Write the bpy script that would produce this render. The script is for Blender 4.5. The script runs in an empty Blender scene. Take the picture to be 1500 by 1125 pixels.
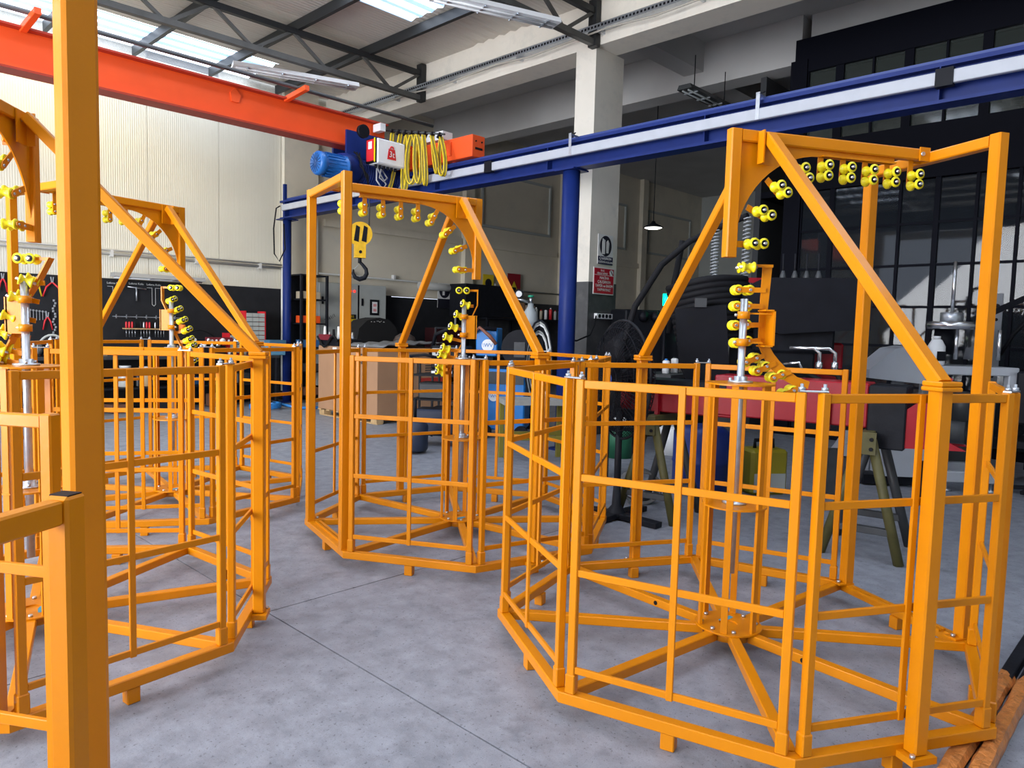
import bpy, bmesh, math, random
from mathutils import Vector, Matrix
random.seed(7)
PI = math.pi
S = bpy.context.scene
COL = S.collection
R_ = math.radians
# ------------------------------------------------------------------ camera, sky, light, exposure
cam_d = bpy.data.cameras.new('camera'); cam = bpy.data.objects.new('camera', cam_d); COL.objects.link(cam)
F_PX, PITCH, ROLL = 1063.6, 0.0768, 0.0246
cam_d.sensor_width = 36; cam_d.lens = F_PX/1500*36; cam_d.shift_x = 23.5/1500; cam_d.shift_y = 0.0011
cam_d.clip_start = 0.05; cam_d.clip_end = 200
cam.matrix_world = Matrix.Translation((0, 0, 1.6)) @ Matrix.Rotation(PI/2-PITCH, 4, 'X') @ Matrix.Rotation(ROLL, 4, 'Z')
S.camera = cam
S.view_settings.view_transform = 'Standard'; S.view_settings.look = 'None'
S.view_settings.gamma = 1; S.view_settings.use_curve_mapping = False
S.view_settings.exposure = 1.0
w = bpy.data.worlds.new('sky'); S.world = w; w.use_nodes = True
bg = w.node_tree.nodes['Background']; bg.inputs[0].default_value = (0.72, 0.82, 1, 1); bg.inputs[1].default_value = 1.6
ROOM = R_(45.5)                      # the hall stands turned: local x = U (to the far right), local y = V (to the far left)
CU, SU = math.cos(ROOM), math.sin(ROOM)
def W(u, v, z=0): return Vector((u*CU - v*SU, u*SU + v*CU, z))
def area(name, u, v, z, sx, sy, power, direction, color=(1, 1, 1)):
    l = bpy.data.lights.new(name, 'AREA'); l.shape = 'RECTANGLE'; l.size = sx; l.size_y = sy; l.energy = power; l.color = color
    o = bpy.data.objects.new(name, l); COL.objects.link(o); o.location = W(u, v, z)
    d = W(*direction) ; o.rotation_euler = d.to_track_quat('-Z', 'Z').to_euler()
    return o
SKY_STRENGTH = 5.5                   # daylight passing the translucent roof sheets
area('daylight_through_gate', -6.7, 5.0, 2.7, 8, 5, 1000, (1, .0, -.1), (0.95, 0.97, 1.0))
area('warm_wall_glow', 3.5, 13.25, 5.75, 9, .3, 34, (0, .45, -1), (1, .74, .16))  # unseen warm light added for the yellow glow high on the left wall
# ------------------------------------------------------------------ materials
MATS = {}
def mat(name, col, rough=.5, metal=0., bump=0., scale=20., var=.0, vscale=6., emit=None, es=1., coat=0., dirt=None, dscale=3., damt=.4, spec=None, trans=0., vdetail=4):
    if name in MATS: return MATS[name]
    m = bpy.data.materials.new(name); m.use_nodes = True; nt = m.node_tree; b = nt.nodes['Principled BSDF']
    c = (*col, 1) if len(col) == 3 else col
    b.inputs['Base Color'].default_value = c; b.inputs['Roughness'].default_value = rough; b.inputs['Metallic'].default_value = metal
    if coat: b.inputs['Coat Weight'].default_value = coat; b.inputs['Coat Roughness'].default_value = .12
    if spec is not None: b.inputs['Specular IOR Level'].default_value = spec
    if trans: b.inputs['Transmission Weight'].default_value = trans
    if emit: b.inputs['Emission Color'].default_value = (*emit, 1); b.inputs['Emission Strength'].default_value = es
    tc = nt.nodes.new('ShaderNodeTexCoord')
    last = None
    if var:
        n = nt.nodes.new('ShaderNodeTexNoise'); n.inputs['Scale'].default_value = vscale; n.inputs['Detail'].default_value = vdetail
        nt.links.new(tc.outputs['Object'], n.inputs['Vector'])
        mr = nt.nodes.new('ShaderNodeMapRange'); mr.inputs[1].default_value = .25; mr.inputs[2].default_value = .75
        mr.inputs[3].default_value = 1-var; mr.inputs[4].default_value = 1+var
        nt.links.new(n.outputs['Fac'], mr.inputs[0])
        mx = nt.nodes.new('ShaderNodeVectorMath'); mx.operation = 'SCALE'; mx.inputs[0].default_value = c[:3]
        nt.links.new(mr.outputs[0], mx.inputs['Scale']); last = mx.outputs[0]
        nt.links.new(last, b.inputs['Base Color'])
    if dirt:
        n = nt.nodes.new('ShaderNodeTexNoise'); n.inputs['Scale'].default_value = dscale; n.inputs['Detail'].default_value = 8; n.inputs['Roughness'].default_value = .65
        nt.links.new(tc.outputs['Object'], n.inputs['Vector'])
        mr = nt.nodes.new('ShaderNodeMapRange'); mr.inputs[1].default_value = .52; mr.inputs[2].default_value = .7; mr.inputs[4].default_value = damt
        nt.links.new(n.outputs['Fac'], mr.inputs[0])
        mx = nt.nodes.new('ShaderNodeMix'); mx.data_type = 'RGBA'; mx.inputs[7].default_value = (*dirt, 1); mx.inputs[6].default_value = c
        nt.links.new(mr.outputs[0], mx.inputs[0])
        if last: nt.links.new(last, mx.inputs[6])
        nt.links.new(mx.outputs[2], b.inputs['Base Color'])
    if bump:
        n = nt.nodes.new('ShaderNodeTexNoise'); n.inputs['Scale'].default_value = scale; n.inputs['Detail'].default_value = 5
        nt.links.new(tc.outputs['Object'], n.inputs['Vector'])
        bp = nt.nodes.new('ShaderNodeBump'); bp.inputs['Strength'].default_value = bump; bp.inputs['Distance'].default_value = .01
        nt.links.new(n.outputs['Fac'], bp.inputs['Height']); nt.links.new(bp.outputs[0], b.inputs['Normal'])
    MATS[name] = m; return m
ORANGE = mat('orange_paint', (.64, .213, .001), .38, bump=.06, scale=60, var=.06, vscale=5, coat=.12, spec=.25)
YELLOW = mat('yellow_plastic', (.86, .74, .01), .38)
ZINC = mat('zinc_steel', (.55, .58, .62), .33, .85, var=.12, vscale=30)
STEEL = mat('bright_steel', (.7, .7, .72), .22, .95)
BLACK = mat('black_plastic', (.007, .0075, .011), .5, var=.2, spec=.15)
BLACKM = mat('black_steel', (.011, .012, .016), .5, 0, bump=.1, scale=40, var=.25, vscale=10, spec=.15)
DGREY = mat('dark_grey_steel', (.04, .043, .047), .5, .1, var=.25, vscale=8)
RUBBER = mat('rubber', (.009, .009, .011), .65, spec=.15)
WHITE = mat('white_paint', (.82, .83, .84), .45, var=.05)
GREYP = mat('light_grey_enamel', (.42, .44, .42), .45, var=.05)
RED = mat('red_paint', (.31, .003, .012), .4, var=.15, vscale=7, coat=.1, spec=.3)
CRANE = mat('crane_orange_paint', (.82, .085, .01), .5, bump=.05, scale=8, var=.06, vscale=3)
CRANE_D = mat('crane_orange_dark', (.38, .03, .012), .5)  # darker, redder orange for the flanges and wheels
BLUE = mat('blue_paint', (.009, .024, .145), .45, var=.12, vscale=5, spec=.2)
LBLUE = mat('machine_blue', (.01, .19, .58), .4, var=.08)
MBLUE = mat('motor_blue', (.015, .13, .42), .35)
CARD = mat('cardboard', (.38, .21, .115), .85, var=.08, vscale=3, bump=.05)
WOOD = mat('pallet_wood', (.5, .33, .16), .8, var=.25, vscale=12)
OLIVE = mat('olive_paint', (.085, .075, .02), .6, var=.3, vscale=9, dirt=(.03, .03, .03), dscale=9)
REDP = mat('red_plastic', (.65, .02, .03), .4)
CHALK = mat('chalk', (.65, .67, .66), .9)
# ------------------------------------------------------------------ mesh collector
class MB:
    def __init__(s): s.v = []; s.f = []; s.sm = []
    def add(s, vs, fs, smooth=False):
        k = len(s.v); s.v += [tuple(p) for p in vs]; s.f += [tuple(i+k for i in f) for f in fs]; s.sm += [smooth]*len(fs); return s
    def box(s, c, d, rz=0, ch=0, M=None):
        x, y, z = [q/2 for q in d]; c = Vector(c)
        if ch <= 0:
            vs = [Vector((a*x, b*y, e*z)) for a in (-1, 1) for b in (-1, 1) for e in (-1, 1)]
            fs = [(0, 1, 3, 2), (4, 6, 7, 5), (0, 4, 5, 1), (2, 3, 7, 6), (0, 2, 6, 4), (1, 5, 7, 3)]
        else:
            vs, fs = [], []
            for ax in range(3):
                for sg in (-1, 1):
                    o = [(ax+1) % 3, (ax+2) % 3]; h = (x, y, z); q = []
                    for a, b in ((-1, -1), (1, -1), (1, 1), (-1, 1)):
                        p = [0, 0, 0]; p[ax] = sg*h[ax]; p[o[0]] = a*(h[o[0]]-ch); p[o[1]] = b*(h[o[1]]-ch); q.append(len(vs)); vs.append(Vector(p))
                    fs.append(tuple(q if sg > 0 else q[::-1]))
            bm = bmesh.new(); bv = [bm.verts.new(p) for p in vs]; bmesh.ops.convex_hull(bm, input=bv)
            bmesh.ops.dissolve_limit(bm, angle_limit=.02, verts=bm.verts, edges=bm.edges)
            bm.verts.index_update(); vs = [p.co.copy() for p in bm.verts]; fs = [tuple(q.index for q in f.verts) for f in bm.faces]; bm.free()
        m = Matrix.Rotation(rz, 3, 'Z') if M is None else M
        return s.add([m @ p + c for p in vs], fs)
    def span(s, a, b, ch=0):
        a = Vector(a); b = Vector(b); return s.box((a+b)/2, [abs(q) for q in (b-a)], ch=ch)
    def bar(s, p0, p1, w, h, up=(0, 0, 1), ch=0.004):
        "rectangular tube from p0 to p1, w across, h along up"
        p0 = Vector(p0); p1 = Vector(p1); d = (p1-p0).normalized(); u = Vector(up)
        if abs(d.dot(u)) > .99: u = Vector((1, 0, 0))
        r = d.cross(u).normalized(); u = r.cross(d)
        x, y = w/2, h/2; c = min(ch, x*.45, y*.45)
        sec = [(x-c, -y), (x, -y+c), (x, y-c), (x-c, y), (-x+c, y), (-x, y-c), (-x, -y+c), (-x+c, -y)] if c > 0 else [(x, -y), (x, y), (-x, y), (-x, -y)]
        n = len(sec); vs = [p+r*a+u*b for p in (p0, p1) for a, b in sec]
        fs = [(i, i+n, (i+1) % n+n, (i+1) % n) for i in range(n)] + [tuple(range(n)), tuple(range(2*n-1, n-1, -1))]
        return s.add(vs, fs)
    def cyl(s, p0, p1, r0, r1=None, n=16, caps=True):
        return s.tube([p0, p1], [r0, r0 if r1 is None else r1], n, caps)
    def tube(s, pts, r, n=10, caps=True):
        pts = [Vector(p) for p in pts]; rs = r if isinstance(r, (list, tuple)) else [r]*len(pts)
        k = len(s.v); m = len(pts); vs = []; prev = None
        for i, p in enumerate(pts):
            d = (pts[min(i+1, m-1)]-pts[max(i-1, 0)])
            d = d.normalized() if d.length > 1e-9 else Vector((0, 0, 1))
            if prev is None:
                a = Vector((0, 0, 1)) if abs(d.z) < .9 else Vector((1, 0, 0)); x = d.cross(a).normalized()
            else:
                x = (prev-d*prev.dot(d)).normalized()
            prev = x; y = d.cross(x)
            vs += [p+(x*math.cos(t*2*PI/n)+y*math.sin(t*2*PI/n))*rs[i] for t in range(n)]
        fs = [(i*n+t, i*n+(t+1) % n, (i+1)*n+(t+1) % n, (i+1)*n+t) for i in range(m-1) for t in range(n)]
        s.add(vs, fs, True)
        if caps: s.f += [tuple(k+t for t in range(n))[::-1], tuple(k+(m-1)*n+t for t in range(n))]; s.sm += [False, False]
        return s
    def lathe(s, prof, n=20, M=None):
        "prof: (r, z) list, turned about z"
        M = M or Matrix.Identity(4); m = len(prof)
        vs = [M @ Vector((r*math.cos(t*2*PI/n), r*math.sin(t*2*PI/n), z)) for r, z in prof for t in range(n)]
        fs = [(i*n+t, i*n+(t+1) % n, (i+1)*n+(t+1) % n, (i+1)*n+t) for i in range(m-1) for t in range(n)]
        k = len(s.v); s.add(vs, fs, True); s.f += [tuple(k+t for t in range(n))[::-1], tuple(k+(m-1)*n+t for t in range(n))]; s.sm += [False, False]
        return s
    def prism(s, poly, O, X, Y, N):
        "polygon (a,b) in the plane O + aX + bY, thickened by vector N"
        O, X, Y, N = Vector(O), Vector(X), Vector(Y), Vector(N); n = len(poly)
        vs = [O+X*a+Y*b for a, b in poly]+[O+X*a+Y*b+N for a, b in poly]
        return s.add(vs, [tuple(range(n))[::-1], tuple(range(n, 2*n))]+[(i, (i+1) % n, (i+1) % n+n, i+n) for i in range(n)])
    def mesh(s, name, m):
        me = bpy.data.meshes.new(name); me.from_pydata(s.v, [], s.f); me.polygons.foreach_set('use_smooth', s.sm)
        bm = bmesh.new(); bm.from_mesh(me); bmesh.ops.recalc_face_normals(bm, faces=bm.faces); bm.to_mesh(me); bm.free()
        me.materials.append(m); return me
    def build(s, name, m, parent=None, loc=None, rz=0):
        o = bpy.data.objects.new(name, s.mesh(name, m)); COL.objects.link(o)
        if parent: o.parent = parent
        if loc is not None: o.location = loc
        if rz: o.rotation_euler = (0, 0, rz)
        return o
def tag(o, label=None, cat=None, group=None, kind=None):
    if label: o['label'] = label
    if cat: o['category'] = cat
    if group: o['group'] = group
    if kind: o['kind'] = kind
    return o
def empty(name, loc=(0, 0, 0), rz=0, parent=None):
    o = bpy.data.objects.new(name, None); COL.objects.link(o); o.location = loc; o.rotation_euler = (0, 0, rz)
    o.empty_display_size = .1
    if parent: o.parent = parent
    return o
def inst(o, parent=None, loc=None, rot=None):
    c = o.copy(); COL.objects.link(c); c.parent = parent
    if loc is not None: c.location = loc
    if rot is not None: c.rotation_euler = rot
    return c
def copy_tree(o, parent=None):
    c = inst(o, parent)
    for ch in o.children: copy_tree(ch, c)
    return c
def thing(name, label, cat, u, v, z=0, rz=0, group=None):
    "an Empty standing in the hall frame"
    return tag(empty(name, W(u, v, z), ROOM+rz), label, cat, group)
def text(name, s, size, m, parent, loc, rot, ext=.001, align='CENTER'):
    c = bpy.data.curves.new(name, 'FONT'); c.body = s; c.size = size; c.extrude = ext; c.align_x = align; c.align_y = 'CENTER'
    c.materials.append(m); tmp = bpy.data.objects.new(name, c); COL.objects.link(tmp)
    me = bpy.data.meshes.new_from_object(tmp.evaluated_get(bpy.context.evaluated_depsgraph_get())); COL.objects.unlink(tmp); bpy.data.objects.remove(tmp)
    o = bpy.data.objects.new(name, me); COL.objects.link(o); o.parent = parent; o.location = loc; o.rotation_euler = rot
    return o
HALL = ROOM
def struct(name, mb, m, label=None, cat=None, parent=None):
    o = mb.build(name, m, parent)
    if parent is None: o.rotation_euler = (0, 0, ROOM); o['kind'] = 'structure'
    if label: tag(o, label, cat)
    return o
def B(*boxes):
    m = MB()
    for b in boxes: m.span(*b)
    return m
# ------------------------------------------------------------------ the hall
CONC = mat('floor_concrete', (.255, .268, .308), .6, bump=.5, scale=14, var=.2, vscale=9, dirt=(.165, .175, .205), dscale=5.5, damt=.7, vdetail=10)
PLAST = mat('plaster_cream', (.66, .60, .48), .8, bump=.08, scale=5, var=.06, vscale=1.2, dirt=(.42, .41, .37), dscale=1.1, damt=.35)
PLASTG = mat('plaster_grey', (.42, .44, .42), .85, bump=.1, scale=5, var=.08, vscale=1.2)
COLW = mat('column_white', (.74, .69, .60), .8, bump=.12, scale=9, var=.05, vscale=3, dirt=(.45, .44, .4), dscale=3, damt=.4)
DADO = mat('dado_black', (.018, .019, .022), .6, spec=.2, var=.2, vscale=5)
DADO2 = mat('dado_dark_grey', (.06, .06, .062), .6, var=.2, vscale=5, dirt=(.13, .13, .13), dscale=6)
NAVY = mat('facade_dark', (.003, .0035, .008), .6, spec=.08)
ROOFM = mat('roof_panel', (.6, .56, .5), .7, var=.06, vscale=3)
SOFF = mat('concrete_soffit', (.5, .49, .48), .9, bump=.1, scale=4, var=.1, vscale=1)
TRUSS = mat('truss_grey_steel', (.085, .085, .08), .5, .3, var=.25, vscale=4)
TRUSSD = mat('truss_dark_steel', (.022, .024, .026), .5, .3)
def ribbed(name, col, scale, strength, axis='X'):
    m = mat(name, col, .5, var=.04, vscale=1.5); nt = m.node_tree; b = nt.nodes['Principled BSDF']
    tc = nt.nodes.new('ShaderNodeTexCoord'); wv = nt.nodes.new('ShaderNodeTexWave'); wv.bands_direction = axis; wv.inputs['Scale'].default_value = scale
    nt.links.new(tc.outputs['Object'], wv.inputs['Vector']); bp = nt.nodes.new('ShaderNodeBump'); bp.inputs['Strength'].default_value = strength; bp.inputs['Distance'].default_value = .02
    nt.links.new(wv.outputs['Fac'], bp.inputs['Height']); nt.links.new(bp.outputs[0], b.inputs['Normal']); return m
WPAN = ribbed('wall_panel_cream', (.71, .68, .58), 8.5, .2)
RPAN = ribbed('roof_panel_ribbed', (.62, .58, .51), 4.0, .5, 'Y')
# floor of cast bays with open joints
nt = CONC.node_tree; b_ = nt.nodes['Principled BSDF']; src = b_.inputs['Base Color'].links[0].from_socket; tc = nt.nodes.new('ShaderNodeTexCoord')
for sc_, lo, hi, dk in ((60, .60, .68, .5), (7, .56, .74, .74), (200, .5, .72, .74)):
    n = nt.nodes.new('ShaderNodeTexNoise'); n.inputs['Scale'].default_value = sc_; n.inputs['Detail'].default_value = 4; n.inputs['Roughness'].default_value = .6
    if sc_ == 9: n.inputs['Distortion'].default_value = 1.5
    nt.links.new(tc.outputs['Object'], n.inputs['Vector'])
    mr = nt.nodes.new('ShaderNodeMapRange'); mr.inputs[1].default_value = lo; mr.inputs[2].default_value = hi; mr.inputs[3].default_value = 1; mr.inputs[4].default_value = dk
    nt.links.new(n.outputs['Fac'], mr.inputs[0])
    vm = nt.nodes.new('ShaderNodeVectorMath'); vm.operation = 'SCALE'; nt.links.new(src, vm.inputs[0]); nt.links.new(mr.outputs[0], vm.inputs['Scale']); src = vm.outputs[0]
nt.links.new(src, b_.inputs['Base Color'])
fl = struct('floor', B(((-9, -9, -.2), (26, 15, -.03))), mat('joint_dark', (.012, .012, .013), .9), 'grey concrete workshop floor with dark joints', 'floor')
us = [-9, -2.67, 1.93, 6.53, 11.13, 15.73, 20.33, 26]; vs_ = [-9, -5.56, -.96, 3.64, 8.24, 12.84, 15]
for a, b in zip(us, us[1:]):
    for c, d in zip(vs_, vs_[1:]):
        B(((a+.004, c+.004, -.04), (b-.004, d-.004, 0))).build('concrete_slab', CONC, fl)
# left wall
wl = struct('wall_left', B(((-9, 14.06, 0), (7.75, 14.3, 7.2)), ((7.75, 14.0, 2.33), (25, 14.3, 7.2)), ((7.75, 13.88, 2.33), (8.55, 14.1, 7.0))), PLAST, 'cream plaster wall behind the orange cages', 'wall')
for k in range(13):
    u = 7.74-1.33*(k+1); B(((u+.004, 14.0, 2.33), (u+1.326, 14.08, 6.9))).build('wall_panel', WPAN, wl)
B(((-9, 13.97, 0), (10.6, 14.2, 2.33))).build('dado', DADO, wl)
B(((10.6, 13.98, 0), (13.1, 14.2, 2.31))).build('dado', DADO, wl)
B(((13.1, 13.98, 0), (25, 14.2, 2.36))).build('dado', DADO2, wl)
# shallow plaster frames and pilasters of the old wall beyond the panels
for (a, b, c, d) in ((8.75, 12.8, 3.75, 4.05), (13.1, 16.6, 3.75, 4.05), (17, 21, 3.75, 4.05)):
    B(((a, 13.93, c), (b, 14.05, d-.14))).build('plaster_ledge', PLAST, wl)
for u in (12.85, 16.75, 20.9):
    B(((u, 13.85, 2.36), (u+.3, 14.05, 7))).build('pilaster', PLAST, wl)
for u in (13.5, 17.3, 21.4):
    B(((u, 13.94, 4.3), (u+2.8, 14.04, 4.36)), ((u, 13.94, 5.7), (u+2.8, 14.04, 5.76)), ((u, 13.94, 4.36), (u+.06, 14.04, 5.7)), ((u+2.74, 13.94, 4.36), (u+2.8, 14.04, 5.7))).build('plaster_moulding', PLASTG, wl)
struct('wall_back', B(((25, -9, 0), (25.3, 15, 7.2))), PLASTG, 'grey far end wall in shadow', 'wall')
struct('wall_right', B(((-7.3, -5.3, 0), (25, -5, 7.2))), PLASTG, 'plain plaster wall outside the frame', 'wall')
struct('wall_front', B(((-7.3, 9.3, 0), (-7, 14, 7)), ((-7.3, -5.2, 0), (-7, .7, 7)), ((-7.3, .7, 5.4), (-7, 9.3, 7))), PLAST, 'gate wall behind the camera', 'wall')
# roof of ribbed sheets, skylight strips between V bands
sky_m = bpy.data.materials.new('translucent_sheet'); sky_m.use_nodes = True; nt = sky_m.node_tree
b_ = nt.nodes['Principled BSDF']; b_.inputs['Base Color'].default_value = (.5, .6, .7, 1); b_.inputs['Roughness'].default_value = .4
tc = nt.nodes.new('ShaderNodeTexCoord'); wv = nt.nodes.new('ShaderNodeTexWave'); wv.bands_direction = 'Y'; wv.inputs['Scale'].default_value = 1.1; wv.inputs['Distortion'].default_value = .6; wv.inputs['Detail Scale'].default_value = .3
cr = nt.nodes.new('ShaderNodeValToRGB'); cr.color_ramp.elements[0].color = (.035, .06, .10, 1); cr.color_ramp.elements[0].position = .15; cr.color_ramp.elements[1].color = (.62, .68, .78, 1); cr.color_ramp.elements[1].position = .85
nt.links.new(tc.outputs['Object'], wv.inputs['Vector']); nt.links.new(wv.outputs['Fac'], cr.inputs['Fac'])
nt.links.new(cr.outputs['Color'], b_.inputs['Emission Color']); b_.inputs['Emission Strength'].default_value = SKY_STRENGTH
ce = struct('ceiling', B(((-9, -9, 6.62), (8.8, 15, 6.7))), mat('roof_outer', (.3, .3, .3), .8), 'steel sheet roof with skylight strips', 'ceiling')
RZ = 6.42
strips = [(12.75, 13.95), (8.15, 9.4), (3.55, 4.8), (-1.05, .2), (-5.65, -4.4)]
ce.data = MB().mesh('roof_edge', MATS['roof_outer']) if False else B(((-9, 14, 6.3), (8.8, 15, 6.7)), ((-9, -9, 6.3), (-7, 15, 6.7))).mesh('roof_edge', MATS['roof_outer'])
prev = 14.0
for (a, b) in strips:
    MBs = MB()
    for u0, u1, solid in ((-7, -5.2, 1), (-5.2, 7.45 if a < 12 else 7.0, 0), (7.45 if a < 12 else 7.0, 8.8, 1)):
        n = 10
        pr = []
        for k in range(n+1):
            v = a+(b-a)*k/n; z = RZ+(.035 if k % 2 else 0); pr.append((v, z))
        poly = pr+[(v, z+.012) for v, z in pr[::-1]]
        MB().prism(poly, (u0, 0, 0), (0, 1, 0), (0, 0, 1), (u1-u0, 0, 0)).build('skylight_sheet' if not solid else 'roof_sheet', sky_m if not solid else RPAN, ce)
    if prev-b > .1:
        v = b
        while v < prev-.05:
            v2 = min(v+1.15, prev); B(((-7, v+.004, RZ), (8.8, v2-.004, RZ+.05))).build('roof_sheet', RPAN, ce); v = v2
    prev = a
B(((-7, -9, RZ), (8.8, prev, RZ+.05))).build('roof_sheet', RPAN, ce)
# rafters running along V under the sheets
rf = tag(empty('roof_purlins', (0, 0, 0), ROOM), 'dark steel rafters under the sheet roof', 'rafters', kind='structure')
for k in range(10):
    u = 7.58-1.37*k; m = MB().bar((u, -8, 6.33), (u, 13.9, 6.33), .07, .16)
    m.build('purlin', TRUSSD, rf)
# trusses running along U
def truss(v, label):
    t = tag(empty('roof_truss', (0, 0, 0), ROOM), label, 'truss', 'steel lattice trusses', 'structure')
    MB().bar((-7, v, 5.66), (8.8, v, 5.80), .09, .09).build('lower_chord', TRUSS, t)
    MB().bar((-7, v, 6.1), (8.8, v, 6.24), .09, .09).build('upper_chord', TRUSSD, t)
    n = 12; w_ = 15.6/n; a = MB()
    for k in range(n):
        u = 8.7-w_*(k+1); zz = lambda q: .14*(q+7)/15.8
        for p, q in (((u, v, 6.1+zz(u)), (u+w_/2, v, 5.66+zz(u))), ((u+w_/2, v, 5.66+zz(u)), (u+w_, v, 6.1+zz(u)))):
            MB().bar(p, q, .05, .05).build('web_bar', TRUSS, t)
    B(((8.68, v-.07, 5.74), (8.79, v+.07, 6.4))).build('bearing_post', TRUSSD, t)
truss(10.7, 'nearer of the lattice trusses, ending above the crane hoist')
truss(6.75, 'lattice truss ending on the white column')
truss(2.8, 'lattice truss outside the frame, near the camera'); truss(-1.2, 'lattice truss outside the frame, over the right bay')
# concrete frame
cb = struct('trim_1', B(((8.8, -8, 5.78), (9.3, 14, 6.75))), COLW, 'long white concrete edge beam over the column', 'beam')
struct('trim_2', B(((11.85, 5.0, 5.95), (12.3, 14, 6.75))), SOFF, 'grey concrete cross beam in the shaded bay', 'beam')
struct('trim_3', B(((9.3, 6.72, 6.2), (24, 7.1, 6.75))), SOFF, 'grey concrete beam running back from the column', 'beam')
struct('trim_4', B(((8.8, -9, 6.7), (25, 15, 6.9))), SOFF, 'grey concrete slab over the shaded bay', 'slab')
cl = struct('column', B(((8.8, 6.75, 2.35), (9.5, 7.12, 5.78))), COLW, 'white concrete column with black painted foot and two safety signs', 'column')
B(((8.795, 6.745, 0), (9.505, 7.125, 2.35))).build('painted_foot', DADO2, cl)
# cable tray along the concrete beam
ct = tag(empty('cable_tray', (0, 0, 0), ROOM), 'perforated zinc cable tray along the concrete beam', 'tray')
B(((8.66, -3, 5.95), (8.67, 13.9, 6.03)), ((8.67, -3, 5.95), (8.78, 13.9, 5.96))).build('tray_sheet', ZINC, ct)
mm = MB()
for k in range(220): v = 13.8-k*.06; mm.span((8.654, v, 5.975), (8.66, v+.03, 6.005))
tag(mm.build('tray_slot', BLACK, ct), kind='stuff')
for k in range(7):
    v = 13-k*1.6; B(((8.66, v, 5.9), (8.8, v+.04, 5.95))).build('tray_bracket', ZINC, ct)
tag(MB().tube([tuple(W(8.63, 13.9-k*.75, 5.88+.03*math.sin(k*2.1))) for k in range(15)], .014, 6).build('cable_bundle', mat('cable_beige', (.45, .42, .36), .6)), 'beige cables sagging under the cable tray', 'cable')
# ------------------------------------------------------------------ dark glazed facade
fa = struct('wall_facade', B(((11.75, -8, 3.9), (11.95, 5.05, 4.66)), ((11.75, -8, 5.76), (11.95, 5.05, 6.28)), ((11.72, 4.84, 0), (11.95, 5.1, 5.95)), ((11.75, -8, 0), (11.95, 4.84, .12)), ((12.0, -8, 0), (12.02, 5, .1))), NAVY, 'dark office facade with small panes at right', 'facade')
B(((11.95, 4.9, 6.28), (12.1, -8, 6.75))).build('upper_band', SOFF, fa)
GLASS = mat('dark_glass', (.02, .024, .03), .03, spec=.45, trans=0)
g_b = GLASS.node_tree.nodes['Principled BSDF']; g_b.inputs['Alpha'].default_value = .62; g_b.inputs['IOR'].default_value = 1.45
VL = [4.84-.48*k for k in range(18)]; ZL = [.12, .9, 1.5, 2.07, 2.67, 3.27, 3.9]
wi = tag(empty('window_1', (0, 0, 0), ROOM), 'tall grid glazing with dark frames behind the machines', 'window', kind='structure')
for k, v in enumerate(VL):
    B(((11.77, v-(.035 if k % 3 == 1 else .02), .12), (11.86, v+(.035 if k % 3 == 1 else .02), 3.9))).build('mullion', NAVY, wi)
for z in ZL[1:-1]:
    B(((11.78, VL[-1], z-.018), (11.85, 4.84, z+.018))).build('transom', NAVY, wi)
for a, b in zip(VL[1:], VL):
    for c, d in zip(ZL, ZL[1:]):
        m = MB(); t = random.uniform(-.0035, .0035); t2 = random.uniform(-.003, .003)
        m.add([(11.80+t, a+.015, c+.015), (11.80-t, b-.015, c+.015), (11.80-t+t2, b-.015, d-.015), (11.80+t+t2, a+.015, d-.015), (11.806+t, a+.015, c+.015), (11.806-t, b-.015, c+.015), (11.806-t+t2, b-.015, d-.015), (11.806+t+t2, a+.015, d-.015)],
              [(0, 1, 2, 3), (7, 6, 5, 4), (0, 4, 5, 1), (1, 5, 6, 2), (2, 6, 7, 3), (3, 7, 4, 0)])
        m.build('pane', GLASS, wi)
w2 = tag(empty('window_2', (0, 0, 0), ROOM), 'upper row of small panes above the blue rail beam', 'window', kind='structure')
for k, v in enumerate(VL):
    B(((11.77, v-(.06 if k % 2 else .015), 4.66), (11.9, v+(.06 if k % 2 else .015), 5.76))).build('mullion', NAVY, w2)
B(((11.77, VL[-1], 5.2), (11.88, 4.84, 5.25))).build('transom', NAVY, w2)
GL2 = mat('grey_green_glass', (.05, .06, .055), .08, spec=.8); GL2.node_tree.nodes['Principled BSDF'].inputs['Alpha'].default_value = .6
for a, b in zip(VL[1:], VL):
    for z0, z1 in ((4.66, 5.2), (5.25, 5.76)):
        B(((11.82, a+.01, z0), (11.826, b-.01, z1))).build('pane', GL2, w2)
# office behind the glass: brick-faced back wall
ow = struct('wall_office', B(((14.5, -8, 0), (14.6, 6.2, 6.2)), ((11.95, 5.6, 0), (14.6, 5.7, 5.9))), mat('office_wall', (.035, .037, .042), .8), 'office wall seen through the glazing', 'wall')
br = mat('office_brick', (.42, .38, .34), .9, var=.25, vscale=9)
mm = MB()
for r in range(16):
    for c in range(26):
        mm.span((13.4, -1.8+c*.235+(r % 2)*.12, 4.3+r*.085), (13.46, -1.8+c*.235+.225+(r % 2)*.12, 4.3+r*.085+.075))
tag(mm.build('brick_facing', br, ow), kind='stuff')
B(((13.46, -8, 3.9), (13.5, 5.6, 6))).build('brick_backing', mat('mortar', (.2, .2, .19), .9), ow)
B(((11.95, -8, 3.9), (13.5, 5.6, 4.0))).build('gallery_floor', NAVY, ow)
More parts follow.
